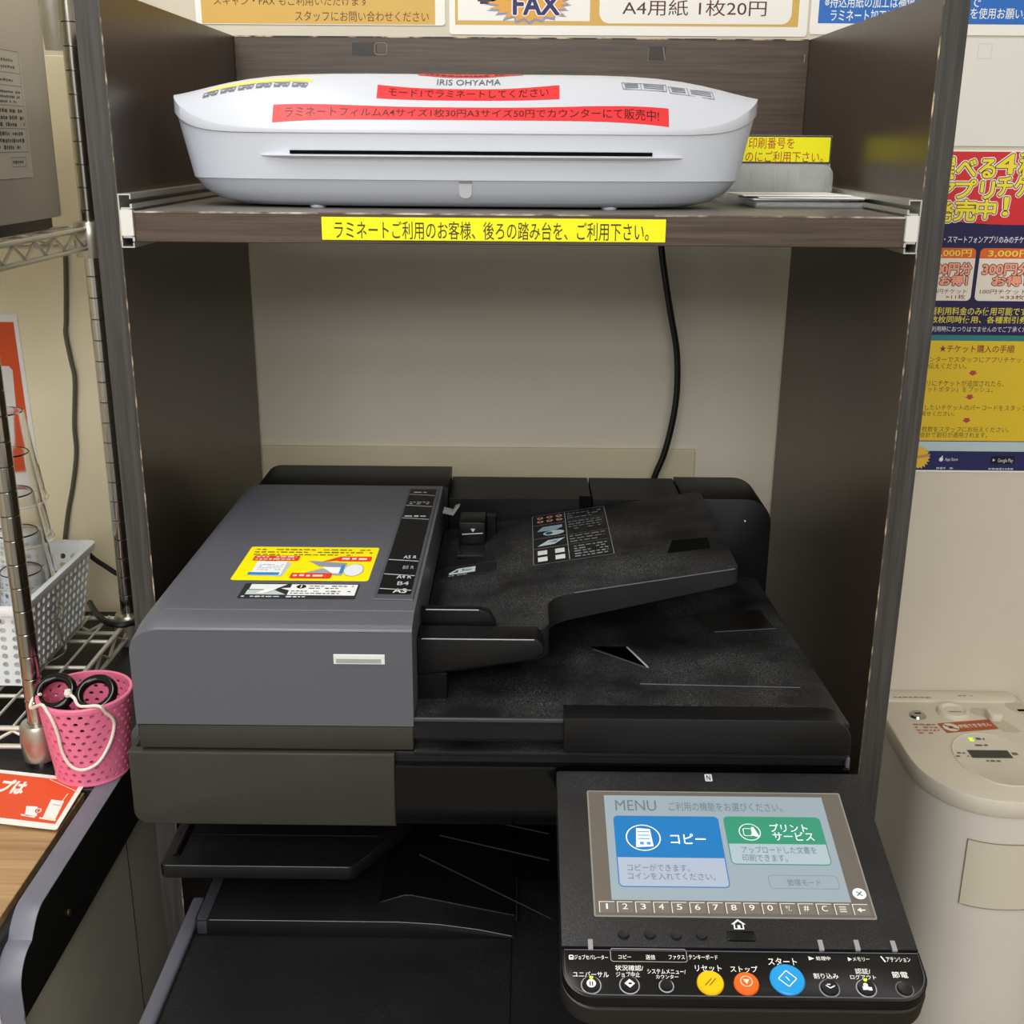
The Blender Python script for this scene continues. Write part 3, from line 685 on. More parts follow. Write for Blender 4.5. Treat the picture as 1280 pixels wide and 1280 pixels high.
# scanner section
MB(BLACKP).box(-0.3185, -0.186, 0.852, 0.2775, 0.28, 0.9185, 0.004, 2).build('scanner_housing', pr)
fc = MB(OLIVE); fc.prism(rrect(-0.3195, 0.8495, -0.0985, 0.9180, 0.012, 6, 'a'), 'y', -0.192, -0.15, 0.0018, 3); fc.build('front_cover', pr)
fp = MB(GLOSSB)
sec = [(-0.17, 0.9090), (-0.1905, 0.9090), (-0.1925, 0.9080), (-0.1932, 0.905), (-0.1932, 0.8640), (-0.1925, 0.858), (-0.189, 0.851), (-0.182, 0.846), (-0.17, 0.844)]
fp.prism(sec, 'x', -0.0980, 0.2775)
fp.build('gloss_front_panel', pr, smooth=25)
mb = MB(BLACKD); mb.box(-0.083, -0.1885, 0.9150, 0.2775, -0.10, 0.9195, 0.001, 2); mb.build('scanner_rim', pr)
mb = MB(mat('grey_edge_and_highlight', '#55565f', 0.35)); mb.box(0.2755, -0.1900, 0.8990, 0.2785, -0.15, 0.9180, 0.0006, 1); mb.build('corner_trim', pr)

# document cover (output platen)
def lidz(y): return 0.9500-0.022*(y+0.19)/0.45
plate = [(-0.188, 0.9315), (-0.188, lidz(-0.188)-0.002), (-0.186, lidz(-0.186)), (0.25, lidz(0.25)), (0.25, 0.9225), (-0.176, 0.9225), (-0.176, 0.9315)]
mb = MB(BLACKD); mb.prism(plate, 'x', -0.31, 0.2755)
es = [e for e in mb.bm.edges if all(v.co.x > 0.27 and v.co.z > 0.925 for v in e.verts) and abs(e.verts[0].co.z-e.verts[1].co.z) < 0.03 and abs(e.verts[0].co.y-e.verts[1].co.y) > 0.1]
bmesh.ops.bevel(mb.bm, geom=es, offset=0.016, segments=6, affect='EDGES', profile=0.5)
plt = mb.build('document_cover', pr, smooth=40)
mb = MB(mat('handle_plastic', '#0f0f10', 0.42, spec=0.35))
mb.prism(rrect(0.0412, 0.9226, 0.2765, 0.9545, 0.020, 7, 'c'), 'y', -0.1945, -0.170, 0.001, 2)
mb.build('cover_handle', plt)
mb = MB(mat('lip_plastic', '#3a3a3d', 0.4)); mb.box(-0.083, -0.1892, 0.9470, 0.041, -0.1862, 0.9503, 0.0006, 1); mb.build('cover_lip', plt)
def LP(p, k=0.0004): return Vector((p[0], p[1], lidz(p[1])+k))
mb = MB(GLOSSB); mb.poly([LP(p) for p in ((0.0713, -0.0261), (0.1226, -0.0762), (0.1081, -0.0252))]); mb.build('cover_recess', plt, smooth=0)
mb = MB(mat('cover_recess', '#0b0908', 0.3)); mb.poly([LP(p) for p in ((0.1851, 0.0696), (0.1973, 0.0163), (0.2591, 0.0278), (0.2554, 0.0823))]); mb.build('cover_recess', plt, smooth=0)
mb = MB(mat('edge_and_highlight_pale', '#9fa1a4', 0.35))
mb.tube([LP((0.1071, -0.0271)), LP((0.1219, -0.0763))], 0.0009, 6); mb.build('recess_edge', plt)
for p, q in (((0.0747, -0.0334), (0.1210, -0.0780)), ((0.1109, -0.1141), (0.2509, -0.1188)), ((0.1973, 0.0163), (0.2607, 0.0278))):
    MB(mat('edge_and_highlight_mid', '#4a4a4d', 0.4)).tube([LP(p), LP(q)], 0.0005, 6).build('recess_line', plt)

# document feeder: left block
prof = rrect(-0.3105, 0.9430, -0.0822, 1.0350, 0.024, 8, 'd')
ad = MB(SLATE)
ys = [(-0.1900, 0.0080), (-0.1885, 0.0065), (-0.1840, 0.0045), (-0.165, 0.0005), (-0.150, 0.0), (0.197, 0.0)]
rings = []
for y, d in ys:
    sc = [(x if x < -0.25 else x, z-d*max(0.0, min(1, (z-0.99)/0.045))) for x, z in prof]
    rings.append([(x, y, z) for x, z in sc])
ad.loft(rings); bmesh.ops.recalc_face_normals(ad.bm, faces=ad.bm.faces[:])
feed = ad.build('feeder_cover', pr, smooth=12)
MB(mat('grey_edge_and_highlight', '#8d8f98', 0.35)).tube([(-0.2875, -0.1640, 1.0346), (-0.0825, -0.1640, 1.0346)], 0.00045, 6).build('crease_highlight', feed)  # pale line paints the highlight along the crease
MB(mat('grey_edge_and_highlight', '#8d8f98', 0.35)).tube([(-0.2860, -0.1898, 1.0272), (-0.0825, -0.1898, 1.0272)], 0.0006, 6).build('crease_highlight', feed)  # front edge highlight, put in as a pale tube
fb = MB(OLIVE).box(-0.3095, -0.189, 0.9205, -0.0828, 0.20, 0.9418, 0.0012, 2).build('feeder_base', pr)
mb = MB(BLACKP); mb.prism(rrect(-0.3000, 0.94, -0.0772, 1.0338, 0.02, 6, 'd'), 'y', 0.1985, 0.285, 0.001, 2); mb.build('feeder_hinge_cover', pr)
mb = MB(BLACK)
mb.prism(rrect(-0.0765, 0.90, 0.0835, 1.0215, 0.001, 2), 'y', 0.195, 0.285, 0.001, 1)
mb.prism(rrect(0.0850, 0.90, 0.1850, 1.0215, 0.001, 2), 'y', 0.195, 0.285, 0.001, 1)
mb.prism(rrect(0.1860, 0.88, 0.2860, 1.0235, 0.030, 8, 'c'), 'y', 0.195, 0.285, 0.001, 2)
rh = mb.build('rear_housing', pr)
MB(VOID).box(0.070, 0.1945, 1.0090, 0.0835, 0.206, 1.0222).build('hinge_notch', rh, smooth=0)
mb = MB(mat('white_dot', '#d8d8d8', 0.4)); mb.box(0.2555, 0.1940, 0.9975, 0.2572, 0.196, 0.9992); mb.build('white_dot', rh)
# raised size scale on the cover
sc = MB(mat('slate_rail', '#4b4c53', 0.4)); 
sc.prism([(-0.1190, -0.1420), (-0.0850, -0.1435), (-0.0850, 0.1850), (-0.1190, 0.1850)], 'z', 1.0345, 1.0368, 0.0012, 2)
rail = sc.build('size_scale', feed)
s = Sheet((0, 0, 1.0369), X, Y, 0.00015)
s.board(-0.1165, -0.1330, -0.0880, 0.1780, '#0e0e10', 0.0002, 0.002)
for yy in (0.158, 0.118, 0.075, -0.048, -0.085, -0.120): s.line((-0.1160, yy), (-0.0885, yy-0.004), 0.0016, '#b9bcc2', 1)
s.text('A5 R', -0.103, -0.045, -0.091, -0.037, '#c6c8cc', 1, 0.01); s.text('B5 R', -0.101, -0.072, -0.091, -0.064, '#9a9ca2', 1, 0.01)
s.text('A4 R', -0.104, -0.096, -0.091, -0.087, '#c6c8cc', 1, 0.01); s.text('B4', -0.102, -0.112, -0.092, -0.103, '#b0b2b8', 1, 0.01); s.text('A3', -0.104, -0.130, -0.092, -0.120, '#d0d2d6', 1, 0.02)
s.scribble(-0.112, 0.161, -0.092, 0.170, '#b9bcc2', 1, 1); s.scribble(-0.113, 0.121, -0.092, 0.132, '#b9bcc2', 1, 2); s.scribble(-0.114, 0.077, -0.091, 0.086, '#b9bcc2', 1, 1)
s.build('scale_strip', rail)
# paper indicator window on the front
mb = MB(mat('indicator_white', '#d9dcd8', 0.3)); b_ = -0.1457, 0.9989, -0.1043, 1.0074
mb.box(b_[0], -0.1908, b_[1], b_[2], -0.189, b_[3], 0.0003, 1); iw = mb.build('indicator_window', feed)
MB(mat('indicator_grey', '#9aa09c', 0.35)).box(b_[0]+0.002, -0.1911, b_[1]+0.0012, b_[2]-0.003, -0.1906, b_[1]+0.0048).build('indicator_slot', iw, smooth=0)
# stickers on the feeder cover
s = Sheet((0, 0, 1.0352), X, Y, 0.00015)
c = [(-0.2501, -0.0086), (-0.1295, -0.0142), (-0.1277, -0.0998), (-0.2485, -0.0972)]
x0, x1 = (c[0][0]+c[3][0])/2, (c[1][0]+c[2][0])/2; y0, y1 = (c[3][1]+c[2][1])/2, (c[0][1]+c[1][1])/2
W_, H_ = x1-x0, y1-y0
s.board(x0, y0, x1, y1, '#f4e409', 0.0004, 0.003)
fx = lambda a: x0+W_*a
fy = lambda a: y1-H_*a
s.scribble(fx(0.05), fy(0.29), fx(0.97), fy(0.05), '#6b6420', 1, 3, 0.5)
s.rect(fx(0.07), fy(0.44), fx(0.42), fy(0.28), '#dc3a22', 1, 0.002); s.poly([(fx(0.17), fy(0.44)), (fx(0.23), fy(0.64)), (fx(0.26), fy(0.44))], '#dc3a22', 1)
s.scribble(fx(0.09), fy(0.43), fx(0.40), fy(0.29), '#f3d7c8', 2, 2)
s.poly([(fx(0.13), fy(0.88)), (fx(0.36), fy(0.90)), (fx(0.38), fy(0.50)), (fx(0.13), fy(0.47))], '#b9c2cc', 1) ; s.rect(fx(0.12), fy(0.86), fx(0.345), fy(0.46), '#e8ecf0', 2, 0.001)
s.scribble(fx(0.15), fy(0.74), fx(0.33), fy(0.54), '#98a0aa', 3, 4, 0.4); s.rect(fx(0.10), fy(0.86), fx(0.33), fy(0.79), '#2f86c8', 3)
s.poly([(fx(0.03), fy(0.50)), (fx(0.30), fy(0.50)), (fx(0.30), fy(0.49)), (fx(0.03), fy(0.49))], '#f4e409', 1)
s.rect(fx(0.72), fy(0.44), fx(0.97), fy(0.29), '#dc3a22', 1, 0.002); s.poly([(fx(0.72), fy(0.30)), (fx(0.72), fy(0.42)), (fx(0.60), fy(0.46))], '#dc3a22', 1); s.scribble(fx(0.745), fy(0.42), fx(0.95), fy(0.31), '#f3d7c8', 2, 1)
s.rect(fx(0.42), fy(0.95), fx(0.72), fy(0.80), '#dc3a22', 3, 0.002); s.scribble(fx(0.44), fy(0.93), fx(0.68), fy(0.82), '#f3d7c8', 4, 1)
s.poly([(fx(0.50), fy(0.43)), (fx(0.80), fy(0.49)), (fx(0.79), fy(0.62)), (fx(0.60), fy(0.60))], '#8d959f', 1)
s.poly([(fx(0.50), fy(0.80)), (fx(0.62), fy(0.66)), (fx(0.80), fy(0.68)), (fx(0.79), fy(0.86)), (fx(0.65), fy(0.84))], '#9aa3ad', 1)
s.poly([(fx(0.62), fy(0.62)), (fx(0.78), fy(0.62)), (fx(0.78), fy(0.80)), (fx(0.72), fy(0.80))], '#e9eef2', 2); s.rect(fx(0.765), fy(0.80), fx(0.79), fy(0.56), '#2f86c8', 3, 0.001)
s.disc(fx(0.865), fy(0.70), W_*0.075, H_*0.18, '#dfe5ea', 2); s.circ(fx(0.865), fy(0.70), W_*0.075, H_*0.18, 0.0006, '#8d959f', 3)
tag(s.build('usage_sticker', feed), 'yellow usage sticker with red callouts')
s = Sheet((0, 0, 1.0352), X, Y, 0.00015)
c = [(-0.2345, -0.1065), (-0.1346, -0.1057), (-0.1339, -0.1408), (-0.2325, -0.1416)]
x0, x1 = (c[0][0]+c[3][0])/2, (c[1][0]+c[2][0])/2; y0, y1 = (c[3][1]+c[2][1])/2, (c[0][1]+c[1][1])/2; W_, H_ = x1-x0, y1-y0
s.board(x0, y0, x1, y1, '#2d2c31', 0.0003, 0.002)
s.poly([(fx(0.05), fy(0.75)), (fx(0.40), fy(0.75)), (fx(0.28), fy(0.45)), (fx(0.05), fy(0.45))], '#b7c4c2', 1)
s.poly([(fx(0.06), fy(0.42)), (fx(0.28), fy(0.42)), (fx(0.37), fy(0.08)), (fx(0.06), fy(0.08))], '#dfe3e4', 2); s.poly([(fx(0.14), fy(0.68)), (fx(0.20), fy(0.70)), (fx(0.30), fy(0.40)), (fx(0.20), fy(0.42))], '#e7eaea', 3)
s.rect(fx(0.41), fy(0.78), fx(0.985), fy(0.07), '#e4e6e6', 2); s.poly([(fx(0.41), fy(0.30)), (fx(0.41), fy(0.48)), (fx(0.33), fy(0.34))], '#e4e6e6', 2)
s.disc(fx(0.50), fy(0.23), W_*0.042, H_*0.13, '#1d1d20', 3); s.rect(fx(0.495), fy(0.33), fx(0.505), fy(0.13), '#e4e6e6', 4)
s.scribble(fx(0.57), fy(0.40), fx(0.96), fy(0.12), '#4d4f55', 3, 2, 0.5); s.scribble(fx(0.43), fy(0.74), fx(0.96), fy(0.46), '#4d4f55', 3, 2, 0.5)
s.scribble(fx(0.03), fy(0.97), fx(0.85), fy(0.82), '#c9cccc', 3, 1, 0.6)
tag(s.build('caution_sticker', feed), 'black and white caution sticker')

# document feeder: sloping input tray
def tz(x): return 1.004+0.17*(x-0.03)
def arc(cx, cy, r, a0, a1, n=6): return [(cx+r*math.cos(math.radians(a0+(a1-a0)*i/n)), cy+r*math.sin(math.radians(a0+(a1-a0)*i/n))) for i in range(n+1)]
out = [(-0.082, -0.124)] + arc(0.018, -0.112, 0.012, -90, 0) + arc(0.050, -0.072, 0.020, 180, 90) + [(0.196, -0.052)] + arc(0.196, -0.044, 0.008, -90, 0) + [(0.204, 0.193), (-0.082, 0.193)]
tray = MB(BLACKD)
T_ = [tray.bm.verts.new((x, y, tz(x))) for x, y in out]; B_ = [tray.bm.verts.new((x, y, tz(x)-(0.028-0.0125*max(0, min(1, (x-0.03)/0.17))))) for x, y in out]
fs = [tray.bm.faces.new(T_), tray.bm.faces.new(B_[::-1])]; n = len(out)
side = [tray.bm.faces.new((B_[i], B_[(i+1) % n], T_[(i+1) % n], T_[i])) for i in range(n)]
bmesh.ops.recalc_face_normals(tray.bm, faces=fs+side)
es = [e for e in fs[0].edges]
bmesh.ops.bevel(tray.bm, geom=es, offset=0.0016, segments=3, affect='EDGES', profile=0.5)
it2 = tray.build('input_tray', pr, smooth=40)
mb = MB(BLACK)
pf = [(-0.0825, 0.9700), (0.012, 0.9850), (0.0215, 0.9885), (0.0255, 0.9930), (0.0225, 1.0010), (0.0185, 1.0045), (-0.0825, 1.0045)]
mb.prism(pf, 'y', -0.151, -0.122, 0.0016, 3); mb.build('tray_front_wall', it2)
MB(mat('edge_and_highlight_pale', '#9fa1a4', 0.35)).tube([(-0.0780, -0.1506, 1.0041), (0.0165, -0.1506, 1.0041)], 0.00045, 6).build('tray_wall_highlight', it2)  # pale tube paints the highlight on the front wall's top edge
MB(mat('edge_and_highlight_mid', '#4a4a4d', 0.4)).tube([(0.054, -0.0522, tz(0.054)-0.0003), (0.200, -0.0522, tz(0.200)-0.0003)], 0.00055, 6).build('tray_edge', it2)  # lighter tube paints a highlight along the tray's front edge
MB(BLACKP).box(-0.0835, -0.149, 0.9420, -0.0570, -0.10, 0.9720, 0.001, 1).build('tray_support', it2)
MB(VOID).box(-0.0830, -0.10, 0.9500, -0.030, 0.19, 0.985).build('feeder_mouth', it2, smooth=0)
# paper guides
mb = MB(BLACKP); gp = [(-0.0810, 0.983), (-0.0810, 1.0165), (-0.030, 1.0165), (-0.022, 1.0135), (-0.017, 1.004), (-0.014, 0.990)]
mb.prism(gp, 'y', -0.116, -0.106, 0.0012, 3); g1 = mb.build('paper_guide', it2)
MB(mat('edge_and_highlight_pale', '#9fa1a4', 0.35)).tube([(-0.0770, -0.1158, 1.0161), (-0.031, -0.1158, 1.0161)], 0.0005, 6).build('guide_highlight', g1)  # highlight on the guide's top edge, painted as a pale tube
mb = MB(BLACKD); mb.poly([(-0.081, -0.098, tz(-0.081)+0.0006), (-0.022, -0.098, tz(-0.022)+0.0006), (-0.022, -0.048, tz(-0.022)+0.0006), (-0.081, -0.068, tz(-0.081)+0.0006)]); mb.build('guide_plate', it2, smooth=0)
mb = MB(BLACKP); mb.box(-0.0610, 0.120, 0.985, -0.0330, 0.158, 1.0180, 0.0015, 2); mb.box(-0.033, 0.150, 0.985, -0.0215, 0.160, 1.016, 0.001, 1); g2 = mb.build('paper_guide', it2)
s = Sheet((0, 0.1198, 0), X, Z); s.line((-0.0575, 1.0048), (-0.0355, 1.0062), 0.0009, '#c9cbcf', 1); s.poly([(-0.0485, 1.0110), (-0.0435, 1.0112), (-0.0458, 1.0072)], '#b9bbc0', 1); s.mb.mats = s.mb.mats; s.build('guide_mark', g2)
MB(mat('panel_window', '#17181a', 0.25)).box(-0.061, 0.085, tz(-0.05), -0.033, 0.118, tz(-0.04)+0.0012, 0.0005, 1).build('sensor_window', it2)
mb = MB(mat('silver_tab', '#a8a9a4', 0.3, 0.6)); mb.prism([(-0.0791, 1.0245), (-0.0672, 1.0219), (-0.0603, 1.0328), (-0.0654, 1.0309), (-0.0680, 1.0264), (-0.0774, 1.0290)], 'y', 0.130, 0.140, 0.0004, 1); mb.build('stopper_tab', it2)
# printed labels and recesses in the tray
k_ = 1/math.hypot(1, 0.17)
s = Sheet((0.03, 0, 1.0044), (k_, 0, 0.17*k_), Y, 0.00018)
Lb = [(-0.0138, 0.1860), (0.0668, 0.1932), (0.0698, 0.0355), (-0.0118, 0.0293)]
x0, x1 = (Lb[0][0]+Lb[3][0])/2, (Lb[1][0]+Lb[2][0])/2; y0, y1 = (Lb[3][1]+Lb[2][1])/2, (Lb[0][1]+Lb[1][1])/2; W_, H_ = x1-x0, y1-y0
s.rect(x0, y0, x1, y1, '#151517', 0, 0.003); s.ring(x0, y0, x1, y1, 0.0006, '#8f9194', 1, 0.003)
for yy in (0.22, 0.50, 0.70): s.line((fx(0.0), fy(yy)), (fx(0.45), fy(yy)), 0.0006, '#a5a7aa', 1)
s.line((fx(0.45), fy(0.02)), (fx(0.45), fy(0.98)), 0.0007, '#a5a7aa', 1)
for yy in (0.20, 0.50, 0.70): s.line((fx(0.47), fy(yy)), (fx(0.97), fy(yy)), 0.0004, '#8f9194', 1)
for i in range(3):
    for j in range(2): s.disc(fx(0.11+0.13*i), fy(0.07+0.08*j), W_*0.045, H_*0.026, '#cf8f86', 2, 10); s.disc(fx(0.11+0.13*i), fy(0.07+0.08*j), W_*0.022, H_*0.012, '#201416', 3, 8)
s.poly([(fx(0.06), fy(0.36)), (fx(0.14), fy(0.27)), (fx(0.40), fy(0.27)), (fx(0.40), fy(0.32)), (fx(0.30), fy(0.37))], '#8fa6b2', 2); s.disc(fx(0.28), fy(0.42), W_*0.14, H_*0.05, '#b6c9d4', 2, 16); s.disc(fx(0.22), fy(0.42), W_*0.05, H_*0.03, '#41525c', 3, 12)
s.poly([(fx(0.06), fy(0.66)), (fx(0.20), fy(0.56)), (fx(0.42), fy(0.55)), (fx(0.28), fy(0.65))], '#c2d2da', 2); s.poly([(fx(0.20), fy(0.60)), (fx(0.34), fy(0.57)), (fx(0.30), fy(0.62))], '#6f93a8', 3)
for a_, b__ in ((0.06, 0.75), (0.28, 0.75), (0.06, 0.87), (0.28, 0.87)): s.rect(fx(a_), fy(b__+0.08), fx(a_+0.12), fy(b__), '#dfe3e6', 2)
s.scribble(fx(0.48), fy(0.18), fx(0.95), fy(0.04), '#797b7e', 2, 3, 0.5); s.scribble(fx(0.48), fy(0.42), fx(0.95), fy(0.22), '#797b7e', 2, 4, 0.5); s.scribble(fx(0.48), fy(0.68), fx(0.95), fy(0.52), '#797b7e', 2, 3, 0.5); s.scribble(fx(0.52), fy(0.97), fx(0.95), fy(0.73), '#8d8f92', 2, 5, 0.5)
tag(s.build('instruction_label', it2), 'small printed instruction table')
s = Sheet((0.03, 0, 1.0044), (k_, 0, 0.17*k_), Y, 0.00018)
Lb = [(-0.1093, 0.0705), (-0.0485, 0.0634), (-0.0477, 0.0264), (-0.1084, 0.0337)]
x0, x1 = Lb[0][0], Lb[1][0]; y0, y1 = Lb[3][1], Lb[1][1]; W_, H_ = x1-x0, y1-y0
s.rect(x0, y0, x1, y1, '#141416', 0, 0.006, 'bc'); s.ring(x0, y0, x1, y1, 0.0005, '#4e5053', 1, 0.006)
s.poly([(fx(0.18), fy(0.75)), (fx(0.18), fy(0.60)), (fx(0.32), fy(0.25)), (fx(0.62), fy(0.25)), (fx(0.62), fy(0.75))], '#c4d2d2', 2)
s.poly([(fx(0.24), fy(0.62)), (fx(0.33), fy(0.38)), (fx(0.33), fy(0.62))], '#141416', 3); s.rect(fx(0.40), fy(0.55), fx(0.56), fy(0.36), '#141416', 3); s.rect(fx(0.42), fy(0.50), fx(0.58), fy(0.40), '#c4d2d2', 4)
s.scribble(fx(0.18), fy(0.92), fx(0.62), fy(0.82), '#c4d2d2', 2, 1)
s.build('paper_icon_label', it2)
s = Sheet((0.03, 0, 1.0044), (k_, 0, 0.17*k_), Y, 0.00018)
s.poly([(0.1179, 0.0121), (0.1594, 0.0098), (0.1609, 0.0399), (0.1267, 0.0458)], '#060606', 0, VOID)
s.build('stopper_recess', it2)

# ---------------------------------------------------------------- touch panel on the copier
ca, sa = math.cos(math.radians(15)), math.sin(math.radians(15))
PO = (0.16, -0.2, 0.9097); PU = (1, 0, 0); PV = (0, ca, sa)
def PP(u, v, w=0.0): return Vector(PO)+Vector(PU)*u+Vector(PV)*v+Vector((0, -sa, ca))*w
cp = MB(PANEL)
cp.frame_prism(rrect(-0.1248, -0.1685, 0.1242, 0.0, 0.003, 4, 'cd'), PO, PU, PV, -0.024, 0.0, 0.0012, 2)
panel = cp.build('touch_panel', pr)
lo = MB(mat('keypad_plastic', '#0e0d0c', 0.3, spec=0.35))
ol = rrect(-0.1248, -0.2085, 0.1245, -0.1698, 0.022, 8, 'ab')
lo.frame_prism(ol, PO, PU, PV, -0.0215, -0.0006, 0.0008, 2)
kp = lo.build('keypad_strip', panel)
lo = MB(mat('keypad_under', '#1c1916', 0.4)); lo.frame_prism(rrect(-0.1255, -0.2110, 0.1252, -0.166, 0.024, 8, 'ab'), PO, PU, PV, -0.026, -0.0100, 0.002, 2); lo.build('panel_underside', panel)
mb = MB(mat('grey_edge_and_highlight', '#8d8f98', 0.35))
o2 = [p for p in rrect(-0.1228, -0.2062, 0.1225, -0.1712, 0.0205, 8, 'ab')]
mb.tube([PP(p[0], p[1], -0.0003) for p in o2+[o2[0]]], 0.0004, 5); mb.build('keypad_outline', kp)
mb = MB(BLACKP); mb.prism([(-0.20, 0.905), (-0.20, 0.885), (-0.33, 0.850), (-0.33, 0.838), (-0.15, 0.838), (-0.15, 0.905)], 'x', 0.06, 0.262); mb.build('panel_arm', pr, smooth=0)
# screen
SCR = mat('screen_backlight', '#c2d2dc', 0.25, emit=0.42)
bz = -0.0996, -0.1425, 0.1006, -0.0245
sx0, sx1, sy0, sy1 = -0.0995, 0.1008, -0.1425, -0.0235
MB(mat('screen_bezel', '#85837d', 0.3)).frame_prism(rrect(sx0-0.0012, sy0-0.0012, sx1+0.0012, sy1+0.0012, 0.0015), PO, PU, PV, -0.002, 0.00035).build('screen_frame', panel, smooth=0)
s = Sheet(PP(0, 0, 0.0005), PU, PV, 0.0001)
def E(col, e=0.5): return mat('screen_'+col.lstrip('#'), col, 0.3, emit=e*0.42)
GR = '#7a756c'
s.rect(sx0, sy0, sx1, sy1, GR, 0, m=E('#5f5a53', 0.18))
dx0, dx1, dy1, dy0 = (-0.0873, -0.0319)[0], (0.0866, -0.0294)[0], (-0.0006, -0.0273)[1], (-0.0028, -0.1292)[1]
s.rect(dx0, dy0, dx1, dy1, '#c2d2dc', 1, m=E('#83919b',0.5))
s.text('MENU', -0.0788, -0.0434, -0.0464, -0.0324, '#5d6a74', 2, 0.0, m=E('#5d6a74', 0.3))
s.text('ご利用の機能をお選びください。', -0.0364, -0.0432, 0.0531, -0.0339, '#5d6a74', 2, 0.0, m=E('#5d6a74', 0.3))
b = -0.0812, -0.1176, 0.0009, -0.0488
ymid = (-0.0423, -0.0901)[1]
s.rect(b[0], b[1], b[2], b[3], '#1c78c0', 2, 0.004, m=E('#1d6ba8', 0.35))
s.rect(b[0]+0.0008, b[1]+0.0008, b[2]-0.0008, ymid, '#d6dcea', 3, 0.003, 'ab', m=E('#949fb2', 0.5))
s.text('コピー', -0.0386, -0.0768, -0.0115, -0.0665, '#d9e6f0', 4, 0.01, m=E('#d9e6f0', 0.5))
cx, cy = -0.0594, -0.0709
s.circ(cx, cy, 0.0135, 0.0130, 0.001, '#d9e6f0', 4)
s.mb.mats
s.poly([(cx-0.0062, cy-0.0095), (cx+0.0072, cy-0.0085), (cx+0.0058, cy+0.0085), (cx-0.0048, cy+0.0095)], '#d9e6f0', 4, m=E('#d9e6f0', 0.5))
for i in range(3): s.rect(cx-0.0040, cy+0.0052-0.0034*i, cx+0.0050, cy+0.0062-0.0034*i, '#3a8cc8', 5, m=E('#3a8cc8', 0.45))
for i in (-0.003, 0.0022): s.rect(cx+i, cy-0.0070, cx+i+0.003, cy-0.0042, '#3a8cc8', 5, m=E('#3a8cc8', 0.45))
s.text('コピーができます。', -0.0738, -0.1031, -0.0271, -0.0963, '#5f6b77', 4, m=E('#5f6b77', 0.25))
s.text('コインを入れてください。', -0.0739, -0.1110, -0.0091, -0.1044, '#5f6b77', 4, m=E('#5f6b77', 0.25))
b = 0.0048, -0.0958, 0.0805, -0.0484
ym2 = (0.0406, -0.0758)[1]
s.rect(b[0], b[1], b[2], b[3], '#3fa083', 2, 0.004, m=E('#31836a', 0.35))
s.rect(b[0]+0.0008, b[1]+0.0008, b[2]-0.0008, ym2, '#d6dcea', 3, 0.003, 'ab', m=E('#94a5ae', 0.5))
s.text('プリント', 0.0397, -0.0638, 0.0690, -0.0557, '#d7ece4', 4, 0.006, m=E('#d7ece4', 0.5)); s.text('サービス', 0.0407, -0.0725, 0.0722, -0.0637, '#d7ece4', 4, 0.006, m=E('#d7ece4', 0.5))
cx, cy = 0.0235, -0.0642
s.circ(cx, cy, 0.0085, 0.0085, 0.0008, '#d7ece4', 4); s.ring(cx-0.0052, cy-0.004, cx+0.002, cy+0.0038, 0.0007, '#d7ece4', 4, 0.0015)
s.poly([(cx+0.0005, cy-0.0030), (cx+0.0070, cy-0.0055), (cx+0.0050, cy+0.0010), (cx+0.0035, cy+0.0050), (cx+0.0018, cy+0.0050), (cx+0.0018, cy)], '#d7ece4', 4, m=E('#d7ece4', 0.5))
s.text('アップロードした文書を', 0.0145, -0.0851, 0.0712, -0.0781, '#5f6b77', 4, m=E('#5f6b77', 0.25)); s.text('印刷できます。', 0.0139, -0.0929, 0.0478, -0.0860, '#5f6b77', 4, m=E('#5f6b77', 0.25))
b = 0.0299, -0.1177, 0.0814, -0.1052
s.ring(b[0], b[1], b[2], b[3], 0.0005, '#76838e', 2, 0.003); s.text('管理モード', 0.0434, -0.1148, 0.0683, -0.1089, '#5f6b77', 2, m=E('#5f6b77', 0.25))
cx, cy = 0.0943, -0.1214
s.disc(cx, cy, 0.0050, 0.0050, '#e6e9ea', 2, 20, m=E('#dfe5e8', 0.4)); s.line((cx-0.002, cy-0.002), (cx+0.002, cy+0.002), 0.0009, '#6b6f72', 3); s.line((cx-0.002, cy+0.002), (cx+0.002, cy-0.002), 0.0009, '#6b6f72', 3)
ky1, ky0 = (-0.0001, -0.1306)[1], (-0.0015, -0.1403)[1]
for i, ch in enumerate(['1', '2', '3', '4', '5', '6', '7', '8', '9', '0', '*/.', '#', 'C', '', '']):
    kw = (sx1-sx0-0.004)/15; x = sx0+0.002+kw*i
    s.rect(x+0.0007, ky0, x+kw-0.0007, ky1, '#8b867c', 1, 0.0006, m=E('#6a665f', 0.15))
    s.line((x+0.0007, ky1-0.0003), (x+kw-0.001, ky1-0.0003), 0.0006, '#d8d5cc', 2); s.line((x+0.001, ky0), (x+0.001, ky1), 0.0006, '#d8d5cc', 2)
    if ch: s.text(ch, x+kw*(0.44 if ch == '1' else 0.34), ky0+0.0030, x+kw*(0.54 if ch == '1' else 0.64), ky1-0.0018, '#e4e2dc', 2)
x = sx0+0.002+kw*13
for j in range(3): s.rect(x+0.004, ky0+0.0025+0.002*j, x+0.009, ky0+0.0035+0.002*j, '#c9c6be', 2)
x = sx0+0.002+kw*14; s.poly([(x+0.0035, ky0+0.0045), (x+0.0065, ky0+0.0025), (x+0.0065, ky0+0.0065)], '#e4e2dc', 2); s.rect(x+0.0065, ky0+0.0040, x+0.0095, ky0+0.0050, '#e4e2dc', 2)
s.build('screen', panel)
